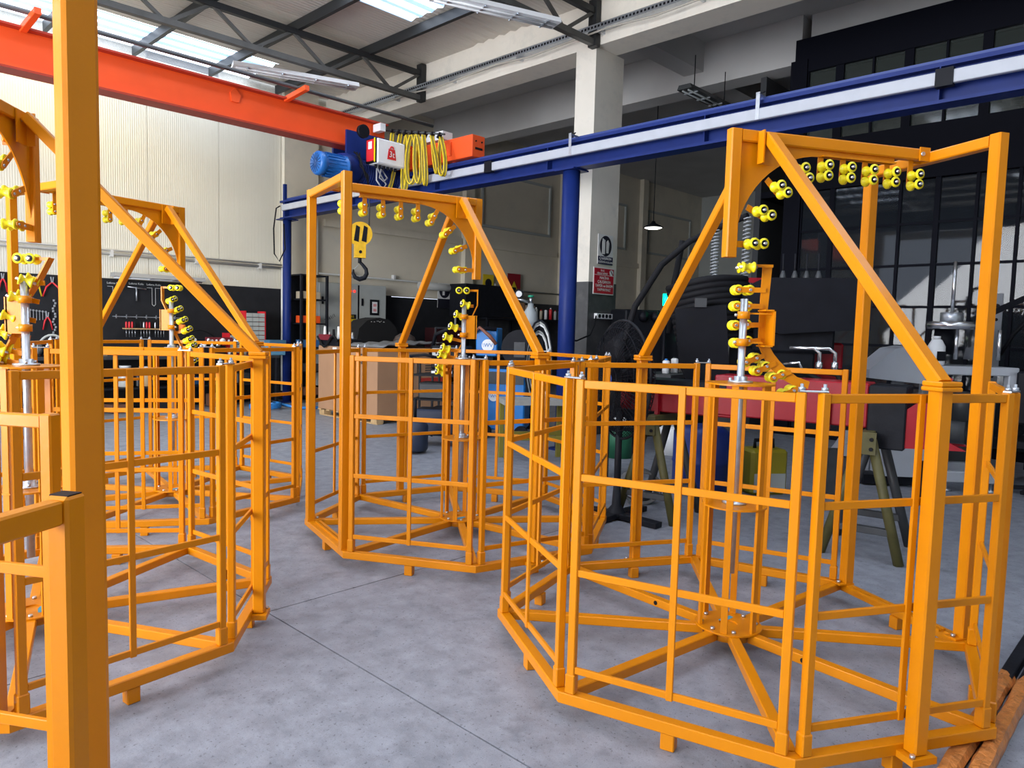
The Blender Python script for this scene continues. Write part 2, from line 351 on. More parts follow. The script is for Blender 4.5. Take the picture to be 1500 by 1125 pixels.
# ------------------------------------------------------------------ wall services
pp = tag(empty('wall_pipe', (0, 0, 0), ROOM), 'white conduit running along the left wall above the dado', 'pipe')
PW = mat('pipe_white', (.62, .62, .60), .4)
MB().cyl((-6, 13.92, 2.76), (7.72, 13.92, 2.76), .03).build('pipe_run', PW, pp); MB().cyl((7.9, 13.92, 2.72), (19, 13.92, 2.66), .022).build('pipe_run', mat('pipe_grey', (.4, .4, .38), .4), pp)
MB().cyl((-6, 13.9, 2.82), (7.7, 13.9, 2.82), .018).build('pipe_run', PW, pp)
for u in (4.4, 5.9, 7.2, 9.4, 10.6, 14): B(((u, 13.88, 2.71), (u+.05, 13.98, 2.82))).build('pipe_clip', PW, pp)
MB().cyl((7.72, 13.9, 0.2), (7.72, 13.9, 2.76), .03).build('down_pipe', PW, pp)
MB().cyl((11.35, 13.85, 2.62), (12.9, 13.85, 2.60), .09).build('tube_cover', mat('tube_cover', (.42, .42, .40), .4), pp)
MB().cyl((12.6, 13.9, 1.55), (12.6, 13.9, 2.6), .025).build('down_pipe', PW, pp)
# fluorescent battens
def batten(u, v, z, L, label, rz=0, dark=False, white=True):
    t = thing('batten_light', label, 'light', u, v, z, rz, 'fluorescent battens')
    m = mat('batten_dark', (.03, .032, .034), .5) if dark else (WHITE if white else mat('batten_steel', (.3, .3, .3), .4))
    MB().prism([(-.13, 0), (-.1, .07), (.1, .07), (.13, 0)], (-L/2, 0, 0), (0, 1, 0), (0, 0, 1), (L, 0, 0)).build('housing', m, t)
    for y in (-.05, .05): MB().cyl((-L/2+.04, y, -.015), (L/2-.04, y, -.015), .014).build('tube_lamp', mat('tube_glass', (.75, .77, .78), .2) if not dark else mat('tube_dim', (.25, .27, .27), .3), t)
    for k in range(4): B(((-L/2+.2+k*(L-.4)/3, -.12, -.02), (-L/2+.22+k*(L-.4)/3, .12, 0))).build('clip', ZINC, t)
    return t
batten(6.33, 10.93, 5.6, 2.0, 'white batten light slung below the nearer truss, left of the crane hoist', -.33)
t = batten(6.75, 6.78, 5.62, 1.75, 'large batten light at the top centre of the frame', -.35)
t = batten(11.2, 6.22, 5.45, 1.6, 'dark switched-off batten hanging right of the white column', 0, True)
for x in (-.5, .5): MB().cyl((x, 0, .07), (x, 0, .6), .008).build('suspension_rod', BLACK, t)
batten(5.2, 13.8, 2.36, 1.6, 'grey batten light fixed above the black tool wall', 0, False, False)
t = thing('pendant_lamp', 'small black pendant lamp glowing left of the right cage', 'lamp', 12.6, 8.1, 3.7)
MB().lathe([(.03, .12), (.05, .08), (.2, .0), (.19, -.01)], 20).build('shade', BLACK, t)
MB().lathe([(.17, -.012), (.12, -.03), (.02, -.035)], 16).build('bulb', mat('lamp_glow', (1, 1, 1), .4, emit=(1, .97, .9), es=3), t)
MB().cyl((0, 0, .12), (0, 0, 3.0), .008).build('cord', BLACK, t)
# ------------------------------------------------------------------ column signs and socket
def sign_base(name, label, u0, u1, z0, z1, v, m, parts):
    t = thing(name, label, 'sign', (u0+u1)/2, v, (z0+z1)/2); w_, h = u1-u0, z1-z0
    B(((-w_/2, -.012, -h/2), (w_/2, 0, h/2))).build('sign_plate', m, t)
    return t, w_, h
RX = (PI/2, 0, 0)
SW = mat('sign_white', (.7, .7, .68), .4); SK = mat('sign_black', (.012, .012, .02), .4); SRD = mat('sign_red', (.5, .012, .03), .4); SY = mat('sign_yellow', (.75, .55, .02), .4)
t, w_, h = sign_base('glove_sign', 'white and black glove sign, upper sign on the column', 8.98, 9.36, 2.63, 3.08, 6.74, SW, 0)
MB().prism([(.15*math.cos(a*PI/16), .15+0) if 0 else (.15*math.cos(a*PI/16), .055+.155*math.sin(a*PI/16)) for a in range(32)], (0, -.014, 0), (1, 0, 0), (0, 0, 1), (0, .003, 0)).build('black_disc', SK, t)
B(((-.19, -.015, -.225), (.19, -.012, -.105))).build('caption_band', mat('sign_navy', (.01, .012, .05), .4), t)
gv = MB(); gv.prism([(-.09, -.07), (-.02, -.07), (-.02, .11), (-.05, .14), (-.09, .12)], (0, -.018, 0), (1, 0, 0), (0, 0, 1), (0, .004, 0))
gv.prism([(.02, -.05), (.07, -.05), (.085, .1), (.05, .15), (.015, .12)], (0, -.018, 0), (1, 0, 0), (0, 0, 1), (0, .004, 0))
for k in range(3): gv.prism([(-.085+k*.024, .12), (-.068+k*.024, .12), (-.068+k*.024, .165-.01*k), (-.085+k*.024, .165-.01*k)], (0, -.018, 0), (1, 0, 0), (0, 0, 1), (0, .004, 0))
gv.build('glove_symbol', SW, t)
text('caption', 'ÇALIŞIRKEN', .055, SW, t, (0, -.018, -.137), RX); text('caption', 'ELDİVEN KULLAN', .045, SW, t, (0, -.018, -.192), RX)
t, w_, h = sign_base('red_sign', 'red machine warning sign with white writing, lower sign on the column', 8.88, 9.40, 2.17, 2.58, 6.73, SW, 0)
B(((-.245, -.016, -.19), (.245, -.012, .19))).build('red_field', SRD, t)
B(((-.245, -.018, .085), (.245, -.015, .092))).build('rule', SW, t)
MB().cyl((.18, -.02, .135), (.18, -.015, .135), .045).build('symbol_disc', SW, t)
MB().bar((.15, -.022, .165), (.21, -.022, .105), .012, .004, (0, 1, 0), 0).build('symbol_bar', SK, t)
text('caption', 'İKAZ', .04, SW, t, (-.05, -.02, .155), RX); text('caption', 'DİKKAT EDİNİZ', .036, SW, t, (-.05, -.02, .112), RX)
for k, s in enumerate(('MAKİNA', 'ÇALIŞIRKEN', 'TAMİR ve BAKIM', 'YAPMAYINIZ')): text('caption', s, .06, SW, t, (0, -.02, .045-k*.06), RX)
t = thing('power_strip', 'white four-way socket strip on the black foot of the column', 'socket', 9.15, 6.74, 1.84)
B(((-.2, -.06, -.04), (.2, 0, .04))).build('socket_body', WHITE, t)
for k in range(4): MB().cyl((-.14+k*.09, -.065, 0), (-.14+k*.09, -.06, 0), .03).build('outlet', BLACK, t)
tag(MB().tube([W(8.95, 6.70, 1.84), W(8.86, 6.66, 1.7), W(8.75, 6.65, 1.55), W(8.5, 6.7, 1.46), W(8.2, 6.7, 1.47), W(7.75, 6.25, 1.5)], .012, 8).build('power_cable', RUBBER), 'black cable from the socket strip to the blue post', 'cable')
# ------------------------------------------------------------------ the octagonal orange cages
RO, TW, Z0, Z1, ZP = 1.1935, .05, .069, .117, 1.41
HALF = RO*math.sin(PI/8); AP = RO*math.cos(PI/8)
BY, BX, PX, PY, ZQ = 1.1316, .036, 1.077, .396, 2.585
def oct_pt(r, k): a = R_(22.5+45*k); return Vector((r*math.cos(a), r*math.sin(a), 0))
def edge_empty(name, m, parent): return empty(name, (0, 0, 0), m*PI/4, parent)
def base_parts(c, foot_h=Z0):
    RI = RO-TW/math.cos(PI/8)
    m = MB(); a, b, d, e = oct_pt(RO, -1), oct_pt(RO, 0), oct_pt(RI, 0), oct_pt(RI, -1)
    q = [a, b, d, e]; ch = .004
    vs = []
    for z, ins in ((Z0, ch), (Z0+ch, 0), (Z1-ch, 0), (Z1, ch)):
        ro, ri = RO-ins*1.08, RI+ins*1.08
        vs += [oct_pt(ro, -1)+Vector((0, 0, z)), oct_pt(ro, 0)+Vector((0, 0, z)), oct_pt(ri, 0)+Vector((0, 0, z)), oct_pt(ri, -1)+Vector((0, 0, z))]
    fs = [(3, 2, 1, 0), (12, 13, 14, 15)]+[(r*4+i, r*4+(i+1) % 4, r*4+4+(i+1) % 4, r*4+4+i) for r in range(3) for i in range(4)]
    m.add(vs, fs); r0 = m.build('base_rail', ORANGE, c)
    s0 = MB().bar((.13, 0, (Z0+Z1)/2), (RO-.06, 0, (Z0+Z1)/2), .05, Z1-Z0-.002).build('spoke', ORANGE, c); s0.rotation_euler.z = R_(22.5)
    f0 = MB().box((AP-.033, 0, foot_h/2+(Z0-foot_h)), (.05, .055, foot_h), ch=.004).build('foot', ORANGE, c)
    for k in range(1, 8):
        inst(r0, c, rot=(0, 0, k*PI/4)); inst(s0, c, rot=(0, 0, R_(22.5+45*k))); inst(f0, c, rot=(0, 0, k*PI/4))
    # centre drum: discs, bars, spindle
    for z, r in ((Z1, .165), (.742, .158), (1.355, .165)):
        d = MB(); n = 36; hr = .045 if z == Z1 else .022
        vs = [Vector((q*math.cos(i*2*PI/n), q*math.sin(i*2*PI/n), zz)) for q, zz in ((r, z), (r, z+.008), (hr, z+.008), (hr, z)) for i in range(n)]
        d.add(vs, [(a*n+i, a*n+(i+1) % n, ((a+1) % 4)*n+(i+1) % n, ((a+1) % 4)*n+i) for a in range(4) for i in range(n)])
        o = d.build('drum_disc', ORANGE, c)
        if z == Z1:
            for k in range(8):
                a = R_(22.5+45*k); MB().cyl((.135*math.cos(a), .135*math.sin(a), z+.008), (.135*math.cos(a), .135*math.sin(a), z+.02), .011, n=6).build('bolt', ZINC, o)
        else:
            MB().lathe([(.06, z+.008), (.06, z+.018), (.032, z+.02), (.032, z+.04), (.02, z+.042)], 20).build('flange_bearing', ZINC, o)
            for sx in (-1, 1): MB().cyl((.045*sx, .02, z+.018), (.045*sx, .02, z+.032), .008, n=6).build('bolt', ZINC, o)
    MB().cyl((0, 0, Z0), (0, 0, Z1), .125, n=24).build('hub', ORANGE, c)
    for k in range(6):
        a = R_(48+60*k); MB().bar((.148*math.cos(a), .148*math.sin(a), Z1+.008), (.148*math.cos(a), .148*math.sin(a), 1.355), .032, .014, (math.cos(a), math.sin(a), 0), 0).build('drum_bar', ORANGE, c)
    MB().cyl((0, 0, .39), (0, 0, 1.78), .0185, n=16).build('spindle', ZINC, c)
def panel_proto(parent):
    "guard panel of edge 0: posts, rails and middle bar stand on the base rail"
    p = empty('guard_panel', (0, 0, 0), 0, parent); xo = AP-.005; t = .033; x = xo-t/2; yo = HALF-.033
    a = MB().span((xo-t, yo-t, Z1), (xo, yo, ZP), ch=.004).build('panel_post', ORANGE, p)
    s = MB().span((xo-t-.005, yo-t-.005, Z1), (xo+.004, yo+.005, .2), ch=.005).build('post_socket', ORANGE, p)
    b = inst(a, p, (0, -(2*yo-t), 0)); inst(s, p, (0, -(2*yo-t), 0))
    MB().span((x-.012, -yo+t, ZP-.036), (x+.012, yo-t, ZP-.004), ch=.003).build('top_rail', ORANGE, p)
    for z in (1.03, .638, .232): MB().span((x-.002, -yo+t, z-.028), (x+.012, yo-t, z), ch=.002).build('cross_rail', ORANGE, p)
    MB().span((x+.003, -.013, .2), (x+.0165, .013, ZP-.006), ch=.002).build('middle_bar', ORANGE, p)
    return p
def link_proto(parent):
    l = empty('link_plate', (0, 0, 0), 0, parent); a = R_(22.5)
    pts = [Matrix.Rotation(s*PI/4, 3, 'Z') @ Vector((AP-.021, q*(HALF-.05), 0)) for s, q in ((0, 1), (1, -1))]
    MB().bar(pts[0]+Vector((0, 0, ZP+.004))-(pts[1]-pts[0])*.12, pts[1]+Vector((0, 0, ZP+.004))+(pts[1]-pts[0])*.12, .028, .006).build('zinc_strip', ZINC, l)
    for q in pts: MB().tube([q+Vector((0, 0, ZP+.007)), q+Vector((0, 0, ZP+.018)), q+Vector((0, 0, ZP+.018)), q+Vector((0, 0, ZP+.03))], [.012, .012, .006, .006], 8).build('bolt', ZINC, l)
    return l
_roller = None
def spool_mesh():
    return MB().lathe([(.011, -.031), (.026, -.031), (.0265, -.024), (.022, -.019), (.0145, -.008), (.0145, .008), (.022, .019), (.0265, .024), (.026, .031), (.011, .031)], 18).mesh('roller', YELLOW)
SPOOL = spool_mesh()
INS = MB().cyl((0, 0, .031), (0, 0, .0335), .0165, n=14).mesh('bearing', BLACK)
BOLT = MB().tube([(0, 0, -.045), (0, 0, .045)], .007, 8).mesh('bolt', STEEL)
def add_roller(parent, pos, axis, first=True):
    q = Vector(axis).to_track_quat('Z', 'X').to_euler()
    for nme, me in (('roller', SPOOL), ('bearing', INS), ('bolt', BOLT)):
        o = bpy.data.objects.new(nme, me); COL.objects.link(o); o.parent = parent; o.location = pos; o.rotation_euler = q
def strip(pts, w_, y0, y1):
    "flat hanger lug through (x,z) points, lying in plane y0..y1"
    a, b = Vector((pts[0][0], 0, pts[0][1])), Vector((pts[1][0], 0, pts[1][1]))
    d = (b-a).normalized(); n = Vector((-d.z, 0, d.x))*w_/2; e = b+d*.018
    poly = [a-n, a+n, b+n*1.15, e+n*.5, e-n*.5, b-n*1.15]
    return MB().prism([(p.x, p.z) for p in poly], (0, y0, 0), (1, 0, 0), (0, 0, 1), (0, y1-y0, 0))
HANG = [((.405, 2.52), (.405, 2.455), (.403, 2.403)), ((.54, 2.52), (.54, 2.455), (.538, 2.403)), ((.677, 2.52), (.677, 2.455), (.675, 2.403)), ((.815, 2.52), (.815, 2.455), (.813, 2.403)), ((.965, 2.54), (.965, 2.455), (.963, 2.403)),
        ((.245, 2.475), (.268, 2.43), (.292, 2.382)), ((.095, 2.372), (.135, 2.335), (.172, 2.303)), ((-.01, 2.23), (.04, 2.209), (.088, 2.188)), ((-.075, 2.047), (.0, 2.048), (.053, 2.049))]
def gantry(c):
    for s in (-1, 1):
        p = MB().bar((PX, s*PY, Z1), (PX, s*PY, ZQ), .06, .06, (1, 0, 0), .006).build('portal_post', ORANGE, c)
        B(((PX-.075, s*PY-.035, Z1), (PX+.03, s*PY+.035, Z1+.008))).build('foot_plate', ORANGE, p)
        MB().cyl((PX-.055, s*PY, Z1+.008), (PX-.055, s*PY, Z1+.022), .011, n=6).build('bolt', ZINC, p)
    MB().bar((PX, -PY+.03, ZQ-.03), (PX, PY-.03, ZQ-.03), .06, .055, ch=.006).build('crossbar', ORANGE, c)
    B(((PX-.06, -PY+.08, Z1), (PX-.04, PY-.08, Z1+.012)), ((PX-.03, -PY+.08, Z1), (PX-.015, PY-.08, Z1+.012))).build('threshold_track', ORANGE, c)
    MB().bar((-.07, 0, 2.565), (1.02, 0, 2.565), .05, .058, ch=.006).build('arm', ORANGE, c)
    jb = B(((.985, -.034, 2.53), (1.048, -.026, 2.60)), ((.985, .026, 2.53), (1.048, .034, 2.60))).build('joint_bracket', ORANGE, c)
    MB().cyl((1.0, -.04, 2.565), (1.0, .04, 2.565), .011, n=8).build('bolt', ZINC, jb)
    MB().bar((-.1, 0, 1.98), (-.1, 0, 2.594), .06, .05, (0, 1, 0), .006).build('stub_post', ORANGE, c)
    poly = [(-.072, 2.54), (.85, 2.54), (.85, 2.505), (.4, 2.505)]
    for k in range(1, 15):
        a = R_(90+90*k/14); poly.append((.4+.475*math.cos(a), 2.03+.475*math.sin(a)))
    poly.append((-.075, 1.99))
    g = MB(); n = len(poly)
    # fan of quads keeps the concave outline clean
    arc = poly[3:]; out = [(-.072, 2.54)]
    for y0, y1 in ((-.004, .004),):
        corner = (-.075, 2.54); cells = [[(.85, 2.54), (.85, 2.505), (.4, 2.505), (.4, 2.54)]]
        for i in range(len(arc)-1): cells.append([corner, arc[i], arc[i+1]])
        cells[1] = [corner, (.4, 2.54), arc[0], arc[1]]
        for q in cells: g.prism(q, (0, y0, 0), (1, 0, 0), (0, 0, 1), (0, y1-y0, 0))
    # narrow flange welded along the straight edge
    g.span((.4, -.02, 2.505), (.85, .02, 2.513)); g.build('gusset_plate', ORANGE, c)
    for h in HANG:
        o = strip((h[0], h[2]), .03, .004, .009).build('roller_hanger', ORANGE, c)
        for p in h[1:]: add_roller(o, (p[0], -.032, p[1]), (0, -1, 0))
    for s in (-1, 1):
        tb = B(((.012, s*.028, 2.43), (.1, s*.036, 2.585)), ((.012, s*.028, 2.43), (.02, s*.075, 2.585))).build('brace_bracket', ORANGE, c)
        MB().cyl((.058, s*.03, 2.545), (.058, s*.085, 2.545), .011, n=8).build('bolt', ZINC, tb)
        b = MB().bar((.056, s*.055, 2.56), (.04, s*1.13, 1.445), .05, .055, (0, -s*.6, 1), .006).build('brace', ORANGE, c)
        MB().box((.04, s*1.132, 1.447), (.095, .085, .018), ch=.004).build('brace_foot', ORANGE, b)
        p = MB().bar((BX, s*BY, Z0+.03), (BX, s*BY, 1.424), .058, .058, (1, 0, 0), .006).build('brace_post', ORANGE, c)
        MB().box((BX+.004, s*BY, 1.429), (.095, .09, .016), ch=.004).build('cap_plate', ORANGE, p)
        B(((BX-.055, min(s*(AP-.01), s*(BY+.045)), Z0), (BX+.055, max(s*(AP-.01), s*(BY+.045)), Z0+.025))).build('base_bracket', ORANGE, p)
        MB().cyl((BX-.042, s*(BY+.03), Z0+.025), (BX-.042, s*(BY+.03), Z0+.038), .01, n=6).build('bolt', ZINC, p)
def collars(g, pole, z_list, side):
    for z in z_list:
        o = MB().cyl((pole[0], pole[1], z-.018), (pole[0], pole[1], z+.018), .03, n=18).build('collar', ORANGE, g)
        MB().cyl((pole[0]-.045*side, pole[1], z), (pole[0]-.025*side, pole[1], z), .007, n=8).build('set_screw', ZINC, g)
def guide_a(c, rz):
    "cable guide seen face on: upright plate, curved foot, eight roller pairs"
    g = empty('cable_guide', (0, 0, 0), rz, c); Y0 = .085
    left = [(.112, 1.95), (.108, 1.73), (.108, 1.56), (.125, 1.52), (.15, 1.475), (.185, 1.43), (.235, 1.385), (.3, 1.35), (.375, 1.335)]
    right = [(.16, 1.955), (.148, 1.73), (.148, 1.585), (.165, 1.55), (.19, 1.51), (.22, 1.475), (.262, 1.435), (.315, 1.395), (.383, 1.372)]
    m = MB()
    for i in range(len(left)-1): m.prism([left[i], left[i+1], right[i+1], right[i]], (0, Y0-.004, 0), (1, 0, 0), (0, 0, 1), (0, .008, 0))
    m.build('guide_plate', ORANGE, g)
    B(((.098, -.03, 1.545), (.149, Y0-.004, 1.552)), ((.098, -.03, 1.722), (.149, Y0-.004, 1.729)), ((.141, -.03, 1.545), (.149, Y0-.004, 1.729)), ((.02, -.006, 1.56), (.1, .006, 1.568)), ((.02, -.006, 1.705), (.14, .006, 1.713))).build('mounting_channel', ORANGE, g)
    collars(g, (0, 0), (1.565, 1.70), 1)
    B(((.03, Y0-.03, 1.943), (.155, Y0-.022, 1.957))).build('top_arm', ORANGE, g)
    for y in (-.03, .03): add_roller(g, (.02, Y0-.03+y, 1.94), (1, 0, 0))
    prs = [((.13, 1.83), (.052, 1.83), (-.006, 1.83)), ((.12, 1.748), (.046, 1.748), (-.01, 1.748)), ((.12, 1.655), (.045, 1.655), (-.012, 1.65)), ((.12, 1.578), (.055, 1.572), (.0, 1.56)),
           ((.14, 1.50), (.102, 1.486), (.05, 1.464)), ((.2, 1.462), (.155, 1.445), (.112, 1.42)), ((.28, 1.42), (.237, 1.405), (.195, 1.388)), ((.33, 1.34), (.3, 1.325), (.26, 1.305))]
    for h in prs:
        o = strip((h[0], h[2]), .024, Y0-.014, Y0-.009).build('roller_lug', ORANGE, g)
        for p in h[1:]: add_roller(o, (p[0], Y0+.024, p[1]), (0, -1, 0))
    return g
def guide_b(c, rz, side=1, box=1, dx=0):
    "cable guide seen edge on: bent strip sweeping sideways with single rollers across it"
    g = empty('cable_guide', (0, 0, 0), rz, c); s = side
    path = [(.095, 1.9), (.095, 1.78), (.045, 1.67), (.02, 1.56), (-.03, 1.46), (-.075, 1.37), (-.11, 1.27)]
    path = [(a+dx*min(1, (1.9-b)*6), b) for a, b in path]
    m = MB(); w_ = .05
    for a, b in zip(path, path[1:]):
        m.add([(s*a[0], .03, a[1]), (s*a[0], .03+w_, a[1]), (s*(a[0]+.009), .03+w_, a[1]), (s*(a[0]+.009), .03, a[1]), (s*b[0], .03, b[1]), (s*b[0], .03+w_, b[1]), (s*(b[0]+.009), .03+w_, b[1]), (s*(b[0]+.009), .03, b[1])],
              [(0, 1, 5, 4), (1, 2, 6, 5), (2, 3, 7, 6), (3, 0, 4, 7), (0, 3, 2, 1), (4, 5, 6, 7)])
    m.build('guide_strip', ORANGE, g)
    e = sorted((0, box*.1)); B(((e[0], -.006, 1.52), (e[1], .004, 1.70)), ((box*.09-.004, -.006, 1.52), (box*.09+.004, .06, 1.70))).build('mounting_plate', ORANGE, g)
    collars(g, (0, 0), (1.55, 1.69), s)
    B((sorted((s*.03, s*.105))[0:1]+[.04, 1.888] if 0 else (min(s*.03, s*.105), .04, 1.886), (max(s*.03, s*.105), .046, 1.902))).build('top_arm', ORANGE, g)
    for x in (-.045, .014): add_roller(g, (s*x, .05, 1.893), (0, -1, 0))
    prs = [((.07, 1.775), (.008, 1.786)), ((.04, 1.68), (-.042, 1.701)), ((.02, 1.585), (-.083, 1.609)), ((-.01, 1.5), (-.124, 1.527)), ((-.05, 1.42), (-.14, 1.442)), ((-.07, 1.37), (-.165, 1.39)), ((-.1, 1.30), (-.178, 1.31)), ((-.11, 1.25), (-.178, 1.262))]
    for a, b in prs:
        d = Vector((b[0]-a[0], b[1]-a[1])); o = MB().bar((s*a[0], .05, a[1]), (s*(b[0]+.035), .05, b[1]-.012), .024, .006, (0, 1, 0), 0).build('roller_lug', ORANGE, g)
        for y in (-.0, .055): add_roller(o, (s*b[0], .0+y, b[1]+(.006 if y else -.006)), (s*-.86, -.45, .3))
    return g
def cage(label, x, y, a):
    c = tag(empty('cable_cage', (x, y, 0), a), label, 'cage', 'octagonal orange cable cages'); return c
c1 = cage('large orange octagonal cage at right, nearest its curved roller arch facing right', 1.2232, 3.6294, .2758)
base_parts(c1)
pn = panel_proto(c1); pn.rotation_euler.z = PI/4
for m_ in range(2, 8): q = copy_tree(pn, c1); q.rotation_euler.z = m_*PI/4
for r_, k_, sd in ((.45, 2, 1), (.42, 6, -1)):
    a_ = R_(22.5+45*k_); n_ = Vector((-math.sin(a_), math.cos(a_), 0))*sd; p_ = Vector((r_*math.cos(a_), r_*math.sin(a_), (Z0+Z1)/2))
    MB().cyl(p_+n_*.024, p_+n_*.028, .012, n=14).build('rubber_plug', RUBBER, c1)
MB().prism([(-.04, .03), (.0, .035), (.05, .06), (.045, .085), (-.01, .07), (-.05, .045)], (.02, 0, Z1+.008), (1, 0, 0), (0, 1, 0), (0, 0, .0006)).build('blue_tape', mat('tape_blue', (.05, .3, .42), .6), c1)
lk = link_proto(c1); lk.rotation_euler.z = PI/4
for m_ in range(2, 7): q = copy_tree(lk, c1); q.rotation_euler.z = m_*PI/4
gantry(c1)
def clone(label, x, y, a, skip=()):
    c = c1.copy(); COL.objects.link(c); c.location = (x, y, 0); c.rotation_euler = (0, 0, a); c['label'] = label
    for ch in list(c1.children):
        if ch.name.split('.')[0] in skip: continue
        copy_tree(ch, c)
    return c
c2 = clone('orange cage in the middle of the hall, below the crane hook', -.2592, 5.6313, 3.6694)
c3 = clone('orange cage at left whose front rail runs behind the big foreground post', -2.339, 3.6072, 4.8276)
c4 = clone('farthest orange cage, at left between the black tool wall and the front cages', -2.85, 6.3654, 4.1641)
guide_a(c1, -.2758)
guide_b(c2, -3.6694, 1, 1)
guide_b(c3, -4.8276, 1, -1, -.09)
guide_b(c4, -4.1641, -1, -1)
# nearest cage, cut by the left edge of the frame
c5 = cage('nearest orange cage with the tall square post, cut by the left edge', -1.70, .764, R_(32.7))
c5.location.z = -.038
n5 = base_parts(c5, Z0-.038)
for m_ in range(1, 8): q = copy_tree(pn, c5); q.rotation_euler.z = m_*PI/4
tp = MB().box((0, 0, 1.36), (.06, .06, 2.47), R_(14), ch=.007).build('tall_post', ORANGE, c5, (AP-.005, 0, 0))
B(((AP-.005-.0315, HALF-.0605, ZP-.001), (AP-.0085, HALF-.037, ZP+.0012))).build('shaded_tube_mouth', BLACK, c5, None, -PI/4)  # black plate paints the shade inside an open tube end
B(((-.045, -.055, Z1), (.045, .055, Z1+.012))).build('base_bracket', ORANGE, tp)
MB().bar((AP-.005, 0, 2.565), (-AP-.045, 0, 2.565), .06, .055).build('top_beam', ORANGE, c5)
MB().bar((-AP-.045, 0, Z0), (-AP-.045, 0, 2.585), .06, .06, (1, 0, 0), .007).build('tall_post', ORANGE, c5)
# ------------------------------------------------------------------ forks in orange film at the lower right
def fork(label, p0, p1, w_, wrap):
    p0, p1 = Vector(p0), Vector(p1); d = (p1-p0).normalized(); n = Vector((-d.y, d.x, 0))
    t = tag(empty('fork', p0, math.atan2(d.y, d.x)), label, 'fork', 'wrapped forks on the floor')
    L = (p1-p0).length
    MB().box((-.35, 0, .03), (.8, w_*.9, .05), ch=.004).build('steel_blade', BLACKM, t)
    m = MB(); n_ = 14; rings = []
    rnd = random.Random(len(label))
    for k in range(n_+1):
        x = L*k/n_; q = [(-w_/2, .004), (w_/2, .004), (w_/2+.004, .03), (w_/2-.006, .055), (0, .06), (-w_/2+.006, .055), (-w_/2-.004, .03)]
        rings.append([(x+rnd.uniform(-.02, .02), a+rnd.uniform(-.004, .004), max(.003, b+rnd.uniform(-.005, .005))) for a, b in q])
    vs = [p for r in rings for p in r]; k7 = 7
    m.add(vs, [(i*k7+j, i*k7+(j+1) % k7, (i+1)*k7+(j+1) % k7, (i+1)*k7+j) for i in range(n_) for j in range(k7)]+[tuple(range(k7))[::-1], tuple(range(n_*k7, n_*k7+k7))])
    m.build('film_wrap', mat('orange_film', (.55, .2, .05), .35, bump=1.0, scale=30, var=.3, vscale=25, dirt=(.05, .03, .02), dscale=14, damt=.6), t)
    return t
fork('left of the two orange film-wrapped forks at the lower right corner', (2.434, 3.302, 0), (1.45, 2.30, 0), .062, 1)
fork('right of the two orange film-wrapped forks at the lower right corner', (2.49, 3.25, 0), (1.51, 2.245, 0), .062, 1)
# ------------------------------------------------------------------ crane runway, girder, hoist
rb = thing('runway_beam', 'long blue rail beam crossing in front of the white column', 'beam', 7.6, 3, 0)
m = MB(); m.span((-.11, -9, 4.03), (.11, 10.6, 4.07)); m.span((-.11, -9, 3.71), (.11, 10.6, 3.74)); m.span((-.012, -9, 3.74), (.012, 10.6, 4.03)); m.build('beam_profile', BLUE, rb)
B(((-.03, -9, 4.07), (.03, 10.6, 4.12))).build('crane_rail', mat('rail_blue', (.02, .045, .2), .4), rb)
cr_ = MB().span((-.185, -9, 3.85), (-.13, 10.4, 3.965), ch=.006).build('conductor_rail', mat('conductor_white', (.42, .44, .49), .35, var=.06, vscale=6, dirt=(.4, .41, .44), dscale=4), rb)
for k, y in enumerate((7.6, 4.55, 3.05, .55, -1.15, -3.9, 9.4, -6)):
    if k in (1, 4): B(((-.2, y-.07, 3.83), (-.12, y+.07, 3.985))).build('joint_cover', BLACK, rb)
    else:
        b = B(((-.19, y-.012, 3.85), (-.185, y+.03, 4.13)), ((-.19, y-.012, 4.11), (-.05, y+.03, 4.12))).build('rail_clamp', ZINC, rb)
        MB().bar((-.16, y-.05, 4.13), (-.02, y+.09, 4.16), .02, .01).build('clamp_screw', BLACKM, b)
for k in range(9): B(((-.11, -8+2.3*k, 3.74), (-.012, -8+2.3*k+.01, 4.03))).build('stiffener', BLUE, rb)
def post(label, u, v, z, r, g='blue runway posts'):
    t = thing('runway_post', label, 'post', u, v, 0, 0, g)
    MB().cyl((0, 0, .02), (0, 0, z-.02), r, n=28).build('shaft', BLUE, t)
    B(((-.17, -.17, 0), (.17, .17, .02))).build('base_plate', BLUE, t); B(((-.16, -.16, z-.02), (.16, .16, z))).build('head_plate', BLUE, t)
    return t
post('thick blue round post under the rail beam, beside the white column', 7.6, 6.17, 3.71, .115)
t = post('thin blue round post at the left end of the rail beam', 7.6, 13.5, 3.71, .085)
B(((-.08, -.03, 3.69), (-.02, .03, 4.4))).build('end_stop', BLUE, t)
tag(MB().tube([W(7.42, 13.45, 3.95), W(7.36, 13.5, 3.9), W(7.33, 13.55, 3.5), W(7.33, 13.52, 3.0), W(7.4, 13.45, 2.85), W(7.5, 13.4, 3.1), W(7.48, 13.42, 3.6)], .014, 8).build('hanging_cable', RUBBER), 'black cable looping down beside the thin blue post', 'cable')
